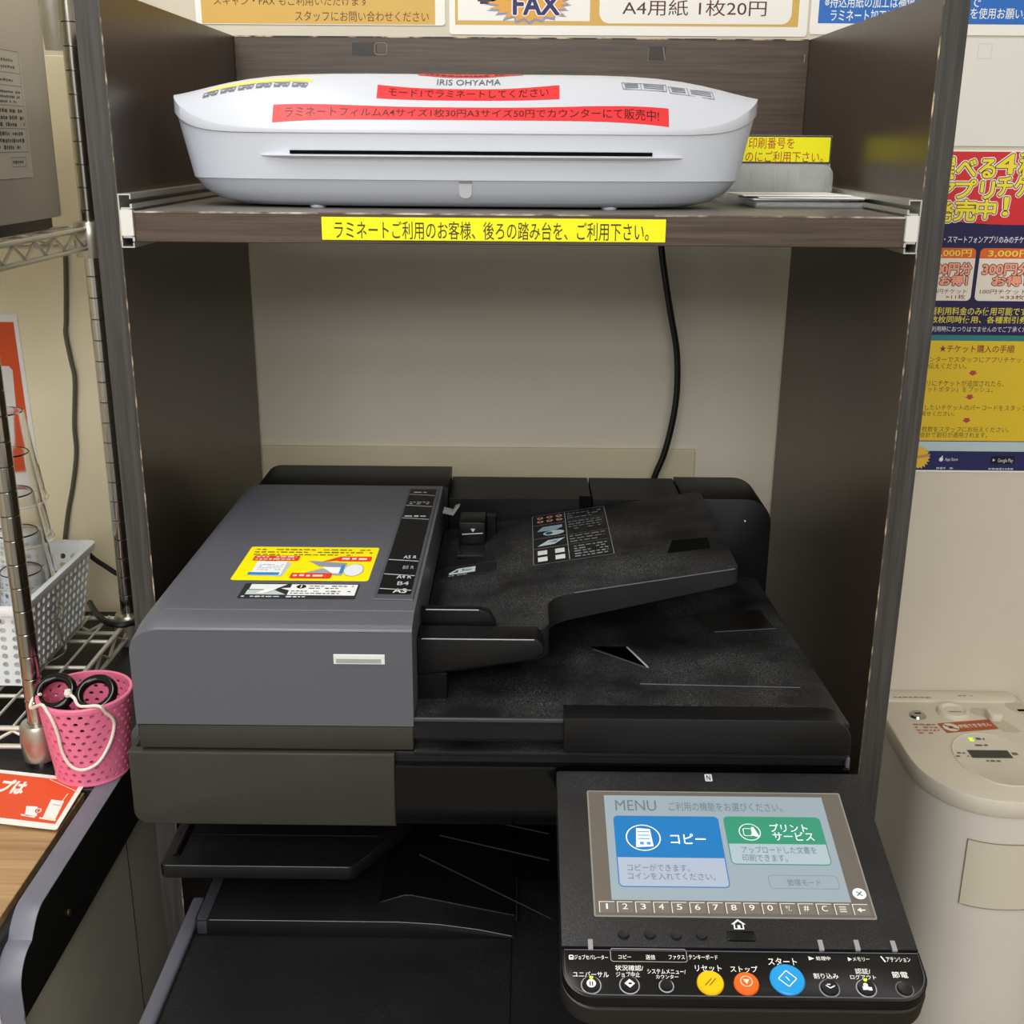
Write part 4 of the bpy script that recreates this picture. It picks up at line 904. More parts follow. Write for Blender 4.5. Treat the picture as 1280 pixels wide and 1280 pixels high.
# print on the panel
s = Sheet(PP(0, 0, 0.00025), PU, PV, 0.0001)
b = -0.0037, -0.0107, 0.0022, -0.0027; s.rect(*b, '#c3c5c8', 0, 0.001); s.text('N', b[0]+0.0014, b[1]+0.001, b[2]-0.0014, b[3]-0.001, '#222225', 1, 0.02)
cx, cy = 0.0017, -0.1492
s.poly([(cx-0.0052, cy+0.0002), (cx, cy+0.0046), (cx+0.0052, cy+0.0002), (cx+0.0036, cy+0.0002), (cx+0.0036, cy-0.0040), (cx-0.0036, cy-0.0040), (cx-0.0036, cy+0.0002)], '#e2e4e6', 0)
s.poly([(cx-0.0026, cy-0.0032), (cx+0.0026, cy-0.0032), (cx+0.0026, cy+0.0006), (cx, cy+0.0028), (cx-0.0026, cy+0.0006)], '#1c1c1e', 1); s.rect(cx-0.0010, cy-0.0040, cx+0.0010, cy-0.0006, '#e2e4e6', 2)
s.build('panel_print', panel)
s = Sheet(PP(0, 0, -0.0004), PU, PV, 0.0001)
WT = '#e6e6e4'
for body, bx in (('ジョブセパレーター', (-0.1161, -0.1789, -0.0928, -0.1751)), ('コピー', (-0.0856, -0.1780, -0.0767, -0.1748)), ('送信', (-0.0667, -0.1784, -0.0601, -0.1745)), ('ファクス', (-0.0507, -0.1781, -0.0396, -0.1743)), ('テンキーボード', (-0.0368, -0.1779, -0.0168, -0.1740)),
                 ('ユニバーサル', (-0.1176, -0.1928, -0.0931, -0.1884)), ('状況確認/', (-0.0884, -0.1874, -0.0691, -0.1830)), ('ジョブ中止', (-0.0881, -0.1924, -0.0718, -0.1881)), ('システムメニュー/', (-0.0666, -0.1896, -0.0403, -0.1858)), ('カウンター', (-0.0610, -0.1933, -0.0457, -0.1902)),
                 ('リセット', (-0.0335, -0.1873, -0.0153, -0.1823)), ('ストップ', (-0.0094, -0.1876, 0.0093, -0.1826)), ('スタート', (0.0175, -0.1816, 0.0374, -0.1758)), ('処理中', (0.0512, -0.1774, 0.0612, -0.1742)), ('メモリー', (0.0766, -0.1777, 0.0883, -0.1745)), ('アテンション', (0.0998, -0.1780, 0.1165, -0.1741)),
                 ('割り込み', (0.0467, -0.1919, 0.0636, -0.1875)), ('認証/', (0.0760, -0.1878, 0.0864, -0.1834)), ('ログアウト', (0.0716, -0.1921, 0.0891, -0.1884)), ('節電', (0.1005, -0.1906, 0.1114, -0.1856))):
    s.text(body, *bx, WT, 0, 0.007)
b = -0.1199, -0.1791, -0.1166, -0.1753; s.ring(*b, 0.0008, WT, 0, 0.0008); s.rect(b[0]+0.001, b[1]+0.0012, b[2]-0.001, (b[1]+b[3])/2, WT, 0)
b = 0.0462, -0.1775, 0.0501, -0.1743; s.poly([(b[0], b[1]), (b[2], (b[1]+b[3])/2), (b[0], b[3])], WT, 0)
b = 0.0733, -0.1778, 0.0761, -0.1746; s.poly([(b[0], b[1]), (b[2], (b[1]+b[3])/2), (b[0], b[3])], WT, 0)
b = 0.0966, -0.1781, 0.0988, -0.1736; s.line((b[0], b[3]), (b[2], b[1]), 0.001, WT, 0)
b = -0.0911, -0.1803, -0.0379, -0.1726; s.ring(b[0], b[1], b[2], b[3]+0.003, 0.0004, '#a9a9a4', 0, 0.002)
s.build('keypad_print', kp)
def button(px_, rad, col, name='button', label=None, led=None, rough=0.3, ring=None, parent=None, w0=-0.0006, h=0.0022):
    u, v = px_; par = parent or kp
    mb = MB(mat('key_'+col.lstrip('#'), col, rough))
    n = 28; R = []
    for (f, w) in ((1.0, w0-0.001), (1.0, w0+h*0.6), (0.93, w0+h), (0.6, w0+h*0.93), (0.05, w0+h*0.88)): R.append([PP(u+rad*f*math.cos(2*PI*i/n), v+rad*f*math.sin(2*PI*i/n), w) for i in range(n)])
    mb.loft(R)
    if ring:
        m2 = mat('key_ring_'+ring.lstrip('#'), ring, 0.35)
        mb.tube([PP(u+(rad+0.0006)*math.cos(2*PI*i/n), v+(rad+0.0006)*math.sin(2*PI*i/n), w0+0.0002) for i in range(n+1)], 0.00045, 5, m2, caps=False)
    o = mb.build(name, par, smooth=40)
    if label: o['label'] = label
    return o
def mark(par, px_, fnc, w):
    s = Sheet(PP(px_[0], px_[1], w), PU, PV, 0.0001); fnc(s); return s.build('key_symbol', par)
k = button((-0.0246, -0.1966), 0.0092, '#edb90c', 'button', 'round yellow reset button'); mark(k, (-0.0246, -0.1966), lambda s: (s.line((-0.0040, -0.0028), (0.0010, 0.0028), 0.0006, '#7a5a10', 0), s.line((-0.0010, -0.0028), (0.0040, 0.0028), 0.0006, '#7a5a10', 0)), 0.0017)
k = button((-0.0003, -0.1969), 0.0086, '#ea6420', 'button', 'round orange stop button'); mark(k, (-0.0003, -0.1969), lambda s: (s.circ(0, 0.001, 0.0042, 0.0042, 0.0006, '#f6d6be', 0), s.poly([(-0.0022, 0.0026), (0.0022, 0.0026), (0, -0.0014)], '#f6d6be', 0)), 0.0017)
k = button((0.0280, -0.1935), 0.0119, '#2193d6', 'button', 'large round blue start button'); mark(k, (0.0280, -0.1935), lambda s: (s.line((0, 0.0062), (0.0062, 0), 0.0007, '#dcecf6', 0), s.line((0.0062, 0), (0, -0.0062), 0.0007, '#dcecf6', 0), s.line((0, -0.0062), (-0.0062, 0), 0.0007, '#dcecf6', 0), s.line((-0.0062, 0), (0, 0.0062), 0.0007, '#dcecf6', 0), s.line((-0.001, 0.0016), (0.001, -0.0016), 0.0008, '#dcecf6', 0)), 0.0017)
LED = mat('green_led', '#b6e01c', 0.3, emit=0.9)
def led(par, p):
    mb = MB(LED); mb.frame_prism([(p[0]+0.0013*math.cos(2*PI*i/10), p[1]+0.0009*math.sin(2*PI*i/10)) for i in range(10)], PO, PU, PV, -0.001, 0.0024); mb.build('status_led', par, smooth=0)
k = button((-0.1055, -0.1989), 0.0060, '#15151a', ring='#a5a5a8'); led(k, (-0.1053, -0.1946)); mark(k, (-0.1055, -0.1989), lambda s: (s.disc(0, 0, 0.0032, 0.0032, WT, 0, 16), s.rect(-0.0012, -0.0018, -0.0004, 0.0014, '#15151a', 1), s.rect(0.0004, -0.0018, 0.0012, 0.0014, '#15151a', 1)), 0.0017)
k = button((-0.0795, -0.1986), 0.0060, '#15151a', ring='#a5a5a8'); mark(k, (-0.0795, -0.1986), lambda s: (s.poly([(0, 0.0034), (0.0036, 0), (0, -0.0034), (-0.0036, 0)], WT, 0), s.rect(-0.0008, -0.0008, 0.0014, 0.0006, '#15151a', 1)), 0.0017)
k = button((-0.0546, -0.1989), 0.0042, '#15151a', ring='#a5a5a8')
k = button((0.0555, -0.1992), 0.0060, '#15151a', ring='#8d8d90'); mark(k, (0.0555, -0.1992), lambda s: (s.line((-0.0026, 0.0010), (0.0, -0.0012), 0.0008, WT, 0), s.line((0.0, -0.0012), (0.0034, 0.0006), 0.0008, WT, 0), s.line((-0.0016, 0.0016), (0.0006, 0.0016), 0.0008, WT, 0)), 0.0017)
k = button((0.0804, -0.1989), 0.0060, '#15151a', ring='#a5a5a8'); led(k, (0.0805, -0.1940)); mark(k, (0.0804, -0.1989), lambda s: (s.disc(-0.0006, 0.0012, 0.0016, 0.0016, WT, 0, 12), s.rect(-0.0030, -0.0026, 0.0012, 0.0002, WT, 0), s.rect(0.0008, -0.0030, 0.0032, -0.0004, WT, 0)), 0.0017)
k = button((0.1062, -0.1991), 0.0052, '#1b1a19', ring='#6f6f70')
for q in ((-0.0810, -0.1590), (-0.0624, -0.1588), (-0.0438, -0.1592), (-0.0258, -0.1590)): button(q, 0.0038, '#1f1f21', parent=panel, w0=0.0002, h=0.0022, rough=0.4)
b = -0.0078, -0.1632, 0.0120, -0.1552
mb = MB(mat('home_key', '#0a0a0b', 0.25)); mb.frame_prism(rrect(b[0], b[1], b[2], b[3], 0.001), PO, PU, PV, -0.001, 0.0014, 0.0008, 2); tag(mb.build('home_button', panel), 'black bar-shaped home button')
for q in ((-0.1045, -0.1673), (0.0567, -0.1657), (0.0820, -0.1654), (0.1076, -0.1657)):
    mb = MB(mat('light_pipe', '#8f9092', 0.25)); mb.frame_prism(rrect(q[0]-0.0017, q[1]-0.0042, q[0]+0.0017, q[1]+0.0042, 0.0004), PO, PU, PV, -0.001, 0.0008); mb.build('indicator_lamp', panel, smooth=0)
# ---------------------------------------------------------------- desk on the left
ZD = 0.765
desk = thing('desk', 'black desk with wood-grain inlay and grey edge strip, left of the copier cabinet', 'desk', (-0.75, -0.1, 0))
DESKB = dusty('desk_black', '#121212', '#4a4a4c', 0.5, 0.55, 30)
mb = MB(DESKB); mb.box(-1.15, 0.0, 0.70, -0.4320, 0.47, ZD, 0.001, 1); mb.box(-1.15, -0.245, 0.70, -0.4320, 0.0, ZD-0.012, 0.001, 1); mb.build('desk_top', desk)
MB(wood('desk_wood', '#8f6f49', '#c2a073', 'x', 0.45, 0.6)).box(-1.15, -0.212, ZD-0.0125, -0.4410, -0.001, ZD-0.003, 0.0006, 1).build('wood_inlay', desk)
SIDE = mat('desk_edge_grey', '#6c6d78', 0.42, noise=0.05, nscale=40)
# raised side rail: straight at the back, dropping in an ogee to an upright front end
top = [(0.47, ZD), (-0.182, ZD)]
for i in range(1, 9):
    t = i/8; top.append((-0.182-0.030*t, ZD-0.0185*t*t))
for i in range(1, 9):
    t = i/8; top.append((-0.212-0.030*math.sin(t*PI/2), ZD-0.0185-0.030*(1-math.cos(t*PI/2))))
top += [(-0.243, 0.640)]
mb = MB(SIDE)
mb.loft([[(-0.4322, y, z), (-0.4322, y+(0.0012 if z < 0.72 else 0), z-0.0012), (-0.4112, y+(0.0012 if z < 0.72 else 0), z-0.0012), (-0.4112, y, z), (-0.4125, y-0.0002, z+0.0004), (-0.431, y-0.0002, z+0.0004)] for y, z in top]); mb.build('edge_strip', desk, smooth=35, recalc=True)
pr2 = [(0.47, 0.690)] + [(y+0.0003, z-0.0008) for y, z in top[:-1]] + [(-0.2425, 0.690)]
MB(mat('desk_side_black', '#121212', 0.6)).prism(pr2, 'x', -0.4319, -0.4114).build('side_board', desk, smooth=0)
pd = MB(mat('pedestal_grey', '#c8c4b3', 0.5, noise=0.04, nscale=20)); pd.box(-0.80, -0.240, 0.0, -0.418, 0.44, 0.70, 0.002, 1)
ped = pd.build('pedestal', desk)
MB(mat('pedestal_seam', '#35342f', 0.6)).box(-0.4183, 0.035, 0.02, -0.4175, 0.036, 0.69).build('pedestal_seam', ped, smooth=0)
MB(mat('brass_screw', '#8a7440', 0.35, 0.8)).tube([(-0.4112, -0.1365, 0.7185), (-0.4098, -0.1365, 0.7185)], 0.0032, 12).build('screw', desk)

# orange sign lying on the desk
O = Vector((-0.4430, 0.0165, 0.767)); P1 = Vector((-0.5422, 0.0338, 0.767)); P2 = Vector((-0.4398, -0.0761, 0.767))
u = (O-P1).normalized(); v = (O-P2); SH = v.length; v.normalize()
s = Sheet(O-v*SH-u*0.297, u, v)
W_ = 0.297
s.board(0, 0, W_, SH, '#f2efe8', 0.0008, 0.003)
s.rect(0.005, 0.0085, W_-0.005, SH-0.0065, '#e0532a', 1)
tb = [0.2096, 0.0495, 0.2380, 0.0767]
s.text('プは', tb[0], tb[1]+0.001, tb[2], tb[3], '#f6f1ea', 2, 0.05)
def cup_icon(pts, straw):
    s.poly(pts, '#f6f1ea', 2)
q = [(0.2514, 0.0328), (0.2633, 0.0337), (0.2690, 0.0175), (0.2564, 0.0165)]; cup_icon(q, False); s.circ(*(0.2668, 0.0271), 0.0032, 0.0042, 0.0012, '#f6f1ea', 2, 16)
cup_icon([(0.2513, 0.0184), (0.2674, 0.0172), (0.2676, 0.0144), (0.2524, 0.0158)], False)
cup_icon([(0.2723, 0.0486), (0.2865, 0.0484), (0.2893, 0.0157), (0.2756, 0.0159)], True); cup_icon([(0.2719, 0.0166), (0.2901, 0.0159), (0.2903, 0.0131), (0.2729, 0.0140)], True)
s.line((0.2848, 0.0481), (0.2859, 0.0618), 0.0012, '#f6dcae', 3); s.line((0.2772, 0.0407), (0.2855, 0.0394), 0.0012, '#a9a29a', 3)
s.line((0.2568, 0.0841), (0.2978, 0.0656), 0.0012, '#f4d9c8', 3)
tag(s.build('counter_sign', None, (O+P2)/2), 'orange laminated drink cup sign lying on the wood-grain desk', 'sign')

# ---------------------------------------------------------------- wire rack standing on the desk
rack = thing('wire_rack', 'chrome wire shelving rack standing on the black desk', 'rack', (-0.72, 0.20, ZD))
XR, XL, YF, YB = -0.5055, -0.94, 0.054, 0.352
POSTM = CHROME
for (px_, py_) in ((XR, YF), (XR, YB), (XL, YF), (XL, YB)):
    gm = mat('post_groove', '#55544f', 0.35, 0.9)
    mb = MB(POSTM, gm); prof = [(0.0096, 0.0)]; z = 0.84-ZD
    while z < 1.15:
        prof += [(0.0096, z-0.0008), (0.0091, z-0.0004), (0.0091, z+0.0004), (0.0096, z+0.0008)]; z += 0.0254
    prof += [(0.0096, 1.185), (0.004, 1.187)]
    mb.lathe(prof, (px_, py_, ZD), 20, close=True)
    for f in mb.bm.faces:
        if len(f.verts) == 4 and max(math.hypot(v.co.x-px_, v.co.y-py_) for v in f.verts) < 0.0092: f.material_index = 1
    mb.build('post', rack)
def tier(zc, truss, wires):
    mb = MB(STEEL); h = 0.0215
    for (a, b) in (((XR, YF), (XR, YB)), ((XR, YB), (XL, YB)), ((XL, YB), (XL, YF)), ((XL, YF), (XR, YF))):
        mb.tube([(a[0], a[1], zc), (b[0], b[1], zc)], 0.0029, 8); mb.tube([(a[0], a[1], zc-h), (b[0], b[1], zc-h)], 0.0029, 8)
        d = Vector((b[0]-a[0], b[1]-a[1], 0)); L = d.length; n = int(L/0.027); pts = []
        for i in range(n+1):
            p = Vector((a[0], a[1], 0))+d*(i/n); pts.append((p.x, p.y, zc-0.003 if i % 2 else zc-h+0.003))
        mb.tube(pts, 0.0021, 6)
    t = mb.build('shelf_tier', rack)
    w = MB(STEEL); n = wires
    for i in range(1, n): 
        x = XR+(XL-XR)*i/n; w.tube([(x, YF, zc+0.0028), (x, YB, zc+0.0028)], 0.0016, 6)
    for y in (0.13, 0.205, 0.28): w.tube([(XR, y, zc-0.001), (XL, y, zc-0.001)], 0.0024, 6)
    w.build('shelf_wires', t)
    for (px_, py_) in ((XR, YF), (XR, YB), (XL, YF), (XL, YB)):
        c = MB(mat('collar_metal', '#b5b0a4', 0.32, 0.9)); c.lathe([(0.0099, -0.034), (0.0175, -0.033), (0.0195, -0.012), (0.0185, 0.004), (0.0165, 0.008), (0.0099, 0.009)], (px_, py_, zc), 20); c.build('collar', t)
tier(1.3015, True, 17)
tier(0.8050, True, 17)

# grey machine on the top tier
ap = thing('grey_appliance', 'grey metal appliance with a printed care label, on the top tier of the wire rack', 'appliance', (-0.73, 0.16, 1.306))
GA = mat('grey_metal_paint', '#d3cfc4', 0.38, noise=0.04, nscale=6)
mb = MB(GA); mb.prism(rrect(-0.93, 0.075, -0.5150, 0.318, 0.028, 7), 'z', 1.318, 1.62, 0.003, 2); body_ = mb.build('housing', ap)
mb = MB(mat('grey_metal_base', '#4a4842', 0.5)); mb.prism(rrect(-0.92, 0.085, -0.525, 0.308, 0.02, 5), 'z', 1.3065, 1.319); mb.build('base', ap)
s = Sheet((-0.5146, 0, 0), Y, Z)
ly1 = (0.2287, 1.3620)[0]; lz0 = (0.2245, 1.3622)[1]; lz1 = (0.2323, 1.4854)[1]
s.board(0.108, lz0, ly1, lz1, '#e4e1d7', 0.0002)
hh = lz1-lz0; ww = ly1-0.108
for f in (0.0, 0.17, 0.27, 0.425, 0.605, 0.79, 1.0): s.line((0.108, lz1-hh*f), (ly1-0.004, lz1-hh*f), 0.0006, '#8a877e', 1)
s.line((ly1-0.006, lz0+hh*0.21), (ly1-0.004, lz1), 0.0006, '#8a877e', 1)
s.scribble(0.112, lz1-hh*0.15, ly1-ww*0.12, lz1-hh*0.05, '#7b7870', 1, 2, 0.5); s.scribble(0.112, lz1-hh*0.26, ly1-ww*0.08, lz1-hh*0.20, '#7b7870', 1, 1, 0.4)
s.scribble(0.112, lz1-hh*0.415, ly1-ww*0.06, lz1-hh*0.30, '#615e57', 1, 3, 0.6); s.scribble(0.112, lz1-hh*0.60, ly1-ww*0.05, lz1-hh*0.44, '#55534d', 1, 3, 0.65); s.scribble(0.112, lz1-hh*0.78, ly1-ww*0.08, lz1-hh*0.62, '#55534d', 1, 3, 0.65)
s.ring(ly1-0.05, lz1-hh*0.91, ly1-0.014, lz1-hh*0.83, 0.0006, '#8a877e', 1); s.scribble(ly1-0.047, lz1-hh*0.895, ly1-0.017, lz1-hh*0.845, '#55534d', 1, 1, 0.6)
tag(s.build('care_label', body_), 'pale printed care label')
# crumpled plastic bag behind the post
mb = MB(mat('milky_plastic', '#dcd9cc', 0.3, trans=0.15)); rings = []
rr = random.Random(5)
for i in range(15):
    t = i/14; z = 1.497+0.20*t; w = 0.0055+0.006*math.sin(PI*min(1, t*1.6+0.15)); ph = rr.uniform(0, 6)
    rings.append([(-0.5280+(w*(1+0.25*math.sin(3*a+ph)))*math.cos(a), 0.362+(w*1.2*(1+0.2*math.cos(4*a+ph)))*math.sin(a), z) for a in [2*PI*k/16 for k in range(16)]])
mb.loft(rings)
tag(mb.build('plastic_wrap', base=(-0.5280, 0.362, 1.497), smooth=60), 'crumpled pale plastic wrap hanging behind the back rack post beside the grey appliance', 'plastic wrap')

# cables on the left of the wall
gc = [(-0.5893, 1.2708), (-0.5927, 1.2309), (-0.5990, 1.1736), (-0.6011, 1.1545), (-0.5974, 1.1203), (-0.5950, 1.0933), (-0.6026, 1.0326), (-0.6047, 0.9933), (-0.6141, 0.9476), (-0.6252, 0.9069), (-0.6322, 0.8739), (-0.6398, 0.8356)]
tag(MB(mat('grey_cable', '#5c584e', 0.5)).tube(smoothpath([(x, 0.487+0.0015*math.sin(i), z) for i, (x, z) in enumerate(gc)]), 0.0030, 10).build('wall_cable', base=(gc[-1][0], 0.487, gc[-1][1])), 'grey cable hanging down the wall left of the cabinet', 'cable')
bc = [(-0.5985, 0.8729), (-0.5830, 0.8532), (-0.5666, 0.8405), (-0.5479, 0.8277), (-0.5212, 0.8174)]
tag(MB(RUBBER).tube(smoothpath([(x, 0.45, z) for x, z in bc]), 0.0034, 10).build('black_cable', base=(bc[-1][0], 0.45, bc[-1][1])), 'black cable running from behind the white basket to the cabinet', 'cable')
bc = [(-0.5649, 0.3769), (-0.5440, 0.3418), (-0.5208, 0.3134), (-0.5002, 0.3037), (-0.4834, 0.3144), (-0.4628, 0.3306)]
tag(MB(RUBBER).tube(smoothpath([(x, y, 0.8165) for x, y in bc]), 0.0040, 10).build('black_cable', base=(bc[0][0], bc[0][1], 0.8165)), 'black cable lying on the lower rack tier beside the back post', 'cable')

# orange card on the wall behind the rack
s = Sheet((0, 0.4908, 0), X, Z)
s.poly([(-0.6649, 1.1794), (-0.6597, 0.9509), (-0.6561, 0.9043), (-0.95, (-0.6561, 0.9043)[1]), (-0.95, (-0.6649, 1.1794)[1])], '#efeeee', 0)
s.mb.bm.verts.ensure_lookup_table()
s.poly([(-0.6703, 1.1698), (-0.6670, 1.0011), (-0.6655, 0.9393), (-0.94, (-0.6655, 0.9393)[1]), (-0.94, (-0.6703, 1.1698)[1])], '#d8521f', 1)
s.poly([(-0.6841, 1.1107), (-0.6794, 1.1053), (-0.6812, 1.0470), (-0.6931, 0.9506), (-0.93, (-0.6931, 0.9506)[1]), (-0.93, (-0.6840, 1.1118)[1])], '#dfe0e2', 2)
tag(s.build('wall_card', None, (-0.8, 0.4908, 0.93)), 'orange and white notice card on the wall behind the wire rack', 'poster')

# ---------------------------------------------------------------- white basket with clear tumblers on the lower tier
bk = thing('storage_basket', 'white perforated plastic basket on the lower tier of the wire rack', 'basket', (-0.63, 0.235, 0.812))
BW = mat('basket_white', '#eaf0f4', 0.4)
def lattice(mb, A, B, C_, D, nu, nv, fw, fh, thick, m=None, skip=None):
    """perforated wall between four corners (A B bottom, D C top) with rounded slots"""
    A, B, C_, D = map(Vector, (A, B, C_, D))
    n = (B-A).cross(D-A).normalized()*thick
    def S(a, b): return A*(1-a)*(1-b)+B*a*(1-b)+C_*a*b+D*(1-a)*b
    fs = []
    oct_ = [(-1, -0.45), (-0.45, -1), (0.45, -1), (1, -0.45), (1, 0.45), (0.45, 1), (-0.45, 1), (-1, 0.45)]
    for i in range(nu):
        for j in range(nv):
            cu, cv = (i+0.5)/nu, (j+0.5)/nv; hu, hv = 0.5/nu, 0.5/nv
            sq = [(cu-hu, cv-hv), (cu+hu, cv-hv), (cu+hu, cv+hv), (cu-hu, cv+hv)]
            if skip and skip(i, j):
                for o, fl in ((n*0, 0), (n, 1)):
                    f = mb.bm.faces.new([mb.bm.verts.new(S(*q)+o) for q in sq]); fs.append(f)
                continue
            oc = [(cu+hu*fw*a, cv+hv*fh*b) for a, b in oct_]
            lay = []
            for o in (n*0, n):
                sv = [mb.bm.verts.new(S(*q)+o) for q in sq]; ov = [mb.bm.verts.new(S(*q)+o) for q in oc]; lay.append(ov)
                for q in ((sv[0], sv[1], ov[2], ov[1]), (sv[1], sv[2], ov[4], ov[3]), (sv[2], sv[3], ov[6], ov[5]), (sv[3], sv[0], ov[0], ov[7]), (sv[0], ov[1], ov[0]), (sv[1], ov[3], ov[2]), (sv[2], ov[5], ov[4]), (sv[3], ov[7], ov[6])):
                    fs.append(mb.bm.faces.new(q))
            for k in range(8): fs.append(mb.bm.faces.new((lay[0][k], lay[0][(k+1) % 8], lay[1][(k+1) % 8], lay[1][k])))
    mb._setm(fs, m)
zb, zt_ = 0.8125, 0.912
bx0, bx1, by0, by1 = -0.725, -0.541, 0.125, 0.343; ti = 0.014
mb = MB(BW)
c0 = [(bx0+ti, by0+ti, zb), (bx1-ti, by0+ti, zb), (bx1-ti, by1-ti, zb), (bx0+ti, by1-ti, zb)]
c1 = [(bx0, by0, zt_), (bx1, by0, zt_), (bx1, by1, zt_), (bx0, by1, zt_)]
for k in range(4):
    a, b = k, (k+1) % 4
    lattice(mb, c0[a], c0[b], c1[b], c1[a], 15 if k % 2 else 13, 9, 0.50, 0.62, -0.0016, skip=lambda i, j: j == 8)
mb.poly([Vector(p)+Vector((0, 0, 0.001)) for p in c0])
mb.build('basket_wall', bk, smooth=0)
rim_ = MB(BW)
def rr3(e, z): return [(x, y, z) for x, y in rrect(bx0-e, by0-e, bx1+e, by1+e, 0.012, 5)]
rim_.loft([rr3(-0.003, zt_-0.006), rr3(0.005, zt_-0.007), rr3(0.0065, zt_-0.002), rr3(0.006, zt_+0.0025), rr3(0.001, zt_+0.0035), rr3(-0.003, zt_+0.001), rr3(-0.003, zt_-0.006)], cap0=False, cap1=False)
rim_.build('basket_rim', bk)
def tumbler(z0, name='tumbler'):
    # upside-down cup: rim at the bottom, base on top
    mb = MB(CLEAR)
    prof = [(0.0395, 0.0), (0.0405, 0.003), (0.0390, 0.006), (0.0370, 0.010), (0.0335, 0.040), (0.0320, 0.043), (0.0250, 0.104), (0.0235, 0.106), (0.0005, 0.1055), (0.0005, 0.1035), (0.0225, 0.1038), (0.0238, 0.102), (0.0308, 0.041), (0.0355, 0.010), (0.0380, 0.0)]
    seg = 40; rings = []
    for (r, z) in prof:
        rings.append([(r*(1-0.018*(k % 4 == 0)*(0.012 < z < 0.10))*math.cos(2*PI*k/seg), r*(1-0.018*(k % 4 == 0)*(0.012 < z < 0.10))*math.sin(2*PI*k/seg), z) for k in range(seg)])
    rings.append(rings[0])
    R = [[mb.bm.verts.new(p) for p in r] for r in rings[:-1]]; R.append(R[0])
    for a, b in zip(R, R[1:]):
        for k in range(seg): mb.bm.faces.new((a[k], a[(k+1) % seg], b[(k+1) % seg], b[k]))
    o = mb.build(name, smooth=40, recalc=True); o.location = (-0.5755, 0.222, z0)
    return o
names = ('clear ribbed tumbler at the bottom of the upturned stack in the white basket', 'clear ribbed tumbler second from the bottom of the upturned stack', 'clear ribbed tumbler third from the bottom of the upturned stack', 'clear ribbed tumbler second from the top of the upturned stack', 'clear ribbed tumbler topmost of the upturned stack in the white basket')
t0 = None
for i in range(5):
    if t0 is None: o = t0 = tumbler(0.8135)
    else: o = t0.copy(); COL.objects.link(o)
    o.location = (-0.5795+0.0012*(i % 2), 0.222, 0.8145+0.0475*i)
    tag(o, names[i], 'tumbler', 'upturned tumblers in the basket')

# ---------------------------------------------------------------- pink pen cup with scissors
PINK = mat('pink_plastic', '#e87a9c', 0.42)
PC = Vector((-0.4455, 0.0400, ZD+0.0006)); PH = 0.092
def prad(t): return 0.0375+0.0095*t
mb = MB(PINK)
nu, nv = 26, 11
oct_ = [(math.cos(2*PI*(k+0.5)/8), math.sin(2*PI*(k+0.5)/8)) for k in range(8)]
def S(a, b, d): 
    th = 2*PI*a; r = prad(b)-d; return Vector((PC.x+r*math.cos(th), PC.y+r*math.sin(th), PC.z+0.003+(PH-0.008)*b))
for j in range(nv):
    for i in range(nu):
        cu, cv = (i+0.5+(0.5 if j % 2 else 0))/nu, (j+0.5)/nv; hu, hv = 0.5/nu, 0.5/nv
        sq = [(cu-hu, cv-hv), (cu, cv-hv), (cu+hu, cv-hv), (cu+hu, cv+hv), (cu, cv+hv), (cu-hu, cv+hv)]
        lay = []
        for d in (0.0, 0.0022):
            sv = [mb.bm.verts.new(S(*q, d)) for q in sq]; ov = [mb.bm.verts.new(S(cu+hu*0.47*a, cv+hv*0.52*b, d)) for a, b in oct_]
            lay.append(ov)
            # octagon corners run counter-clockwise from 22.5 degrees
            for q in ((sv[3], ov[0], ov[7]), (sv[2], sv[3], ov[7]), (sv[3], sv[4], ov[1], ov[0]), (sv[4], ov[2], ov[1]), (sv[4], sv[5], ov[3], ov[2]), (sv[5], ov[4], ov[3]), (sv[5], sv[0], ov[4]), (sv[0], ov[5], ov[4]), (sv[0], sv[1], ov[6], ov[5]), (sv[1], sv[2], ov[7], ov[6])):
                try: mb.bm.faces.new(q)
                except ValueError: pass
        for k in range(8): mb.bm.faces.new((lay[0][k], lay[0][(k+1) % 8], lay[1][(k+1) % 8], lay[1][k]))
mb.lathe([(0.0375, 0.0), (0.0382, 0.0015), (0.0378, 0.0035), (0.034, 0.0035)], PC, 52); mb.lathe([(0.0, 0.003), (0.0375, 0.003)], PC, 52)
mb.lathe([(prad(1)-0.0026, PH-0.006), (prad(1)-0.0026, PH), (prad(1)+0.0002, PH+0.0004), (prad(1)+0.0010, PH-0.001), (prad(1)+0.0008, PH-0.005), (prad(1)-0.0002, PH-0.006)], PC, 52)
pc = mb.build('pen_cup', None, PC, smooth=0)
tag(pc, 'pink perforated plastic pen cup holding scissors on the black desk', 'pen cup')
sci = thing('scissors', 'pair of scissors with black loop handles standing in the pink pen cup', 'scissors', (PC.x-0.006, PC.y, PC.z+0.004))
HB = mat('scissor_handle', '#0b0b0c', 0.16)
def loop(cx, cy, cz, rx, rz, tilt):
    pts = []
    for k in range(33):
        a = 2*PI*k/32; pts.append((cx+rx*math.cos(a), cy+rz*math.sin(a)*math.sin(tilt), cz+rz*math.sin(a)*math.cos(tilt)))
    return pts
ZH = PC.z+PH
for sx, cx, cz in ((-1, -0.4735, ZH-0.001), (1, -0.4315, ZH-0.002)):
    mb = MB(HB); mb.tube(loop(cx, PC.y-0.006, cz+0.001, 0.0175, 0.0175, 0.95), 0.0048, 12, caps=False)
    mb.tube([(cx-sx*0.010, PC.y-0.014, cz-0.010), (-0.4525+sx*0.004, PC.y-0.010, cz-0.030), (-0.4525, PC.y-0.006, cz-0.045)], [0.005, 0.0055, 0.004], 10)
    mb.build('handle', sci)
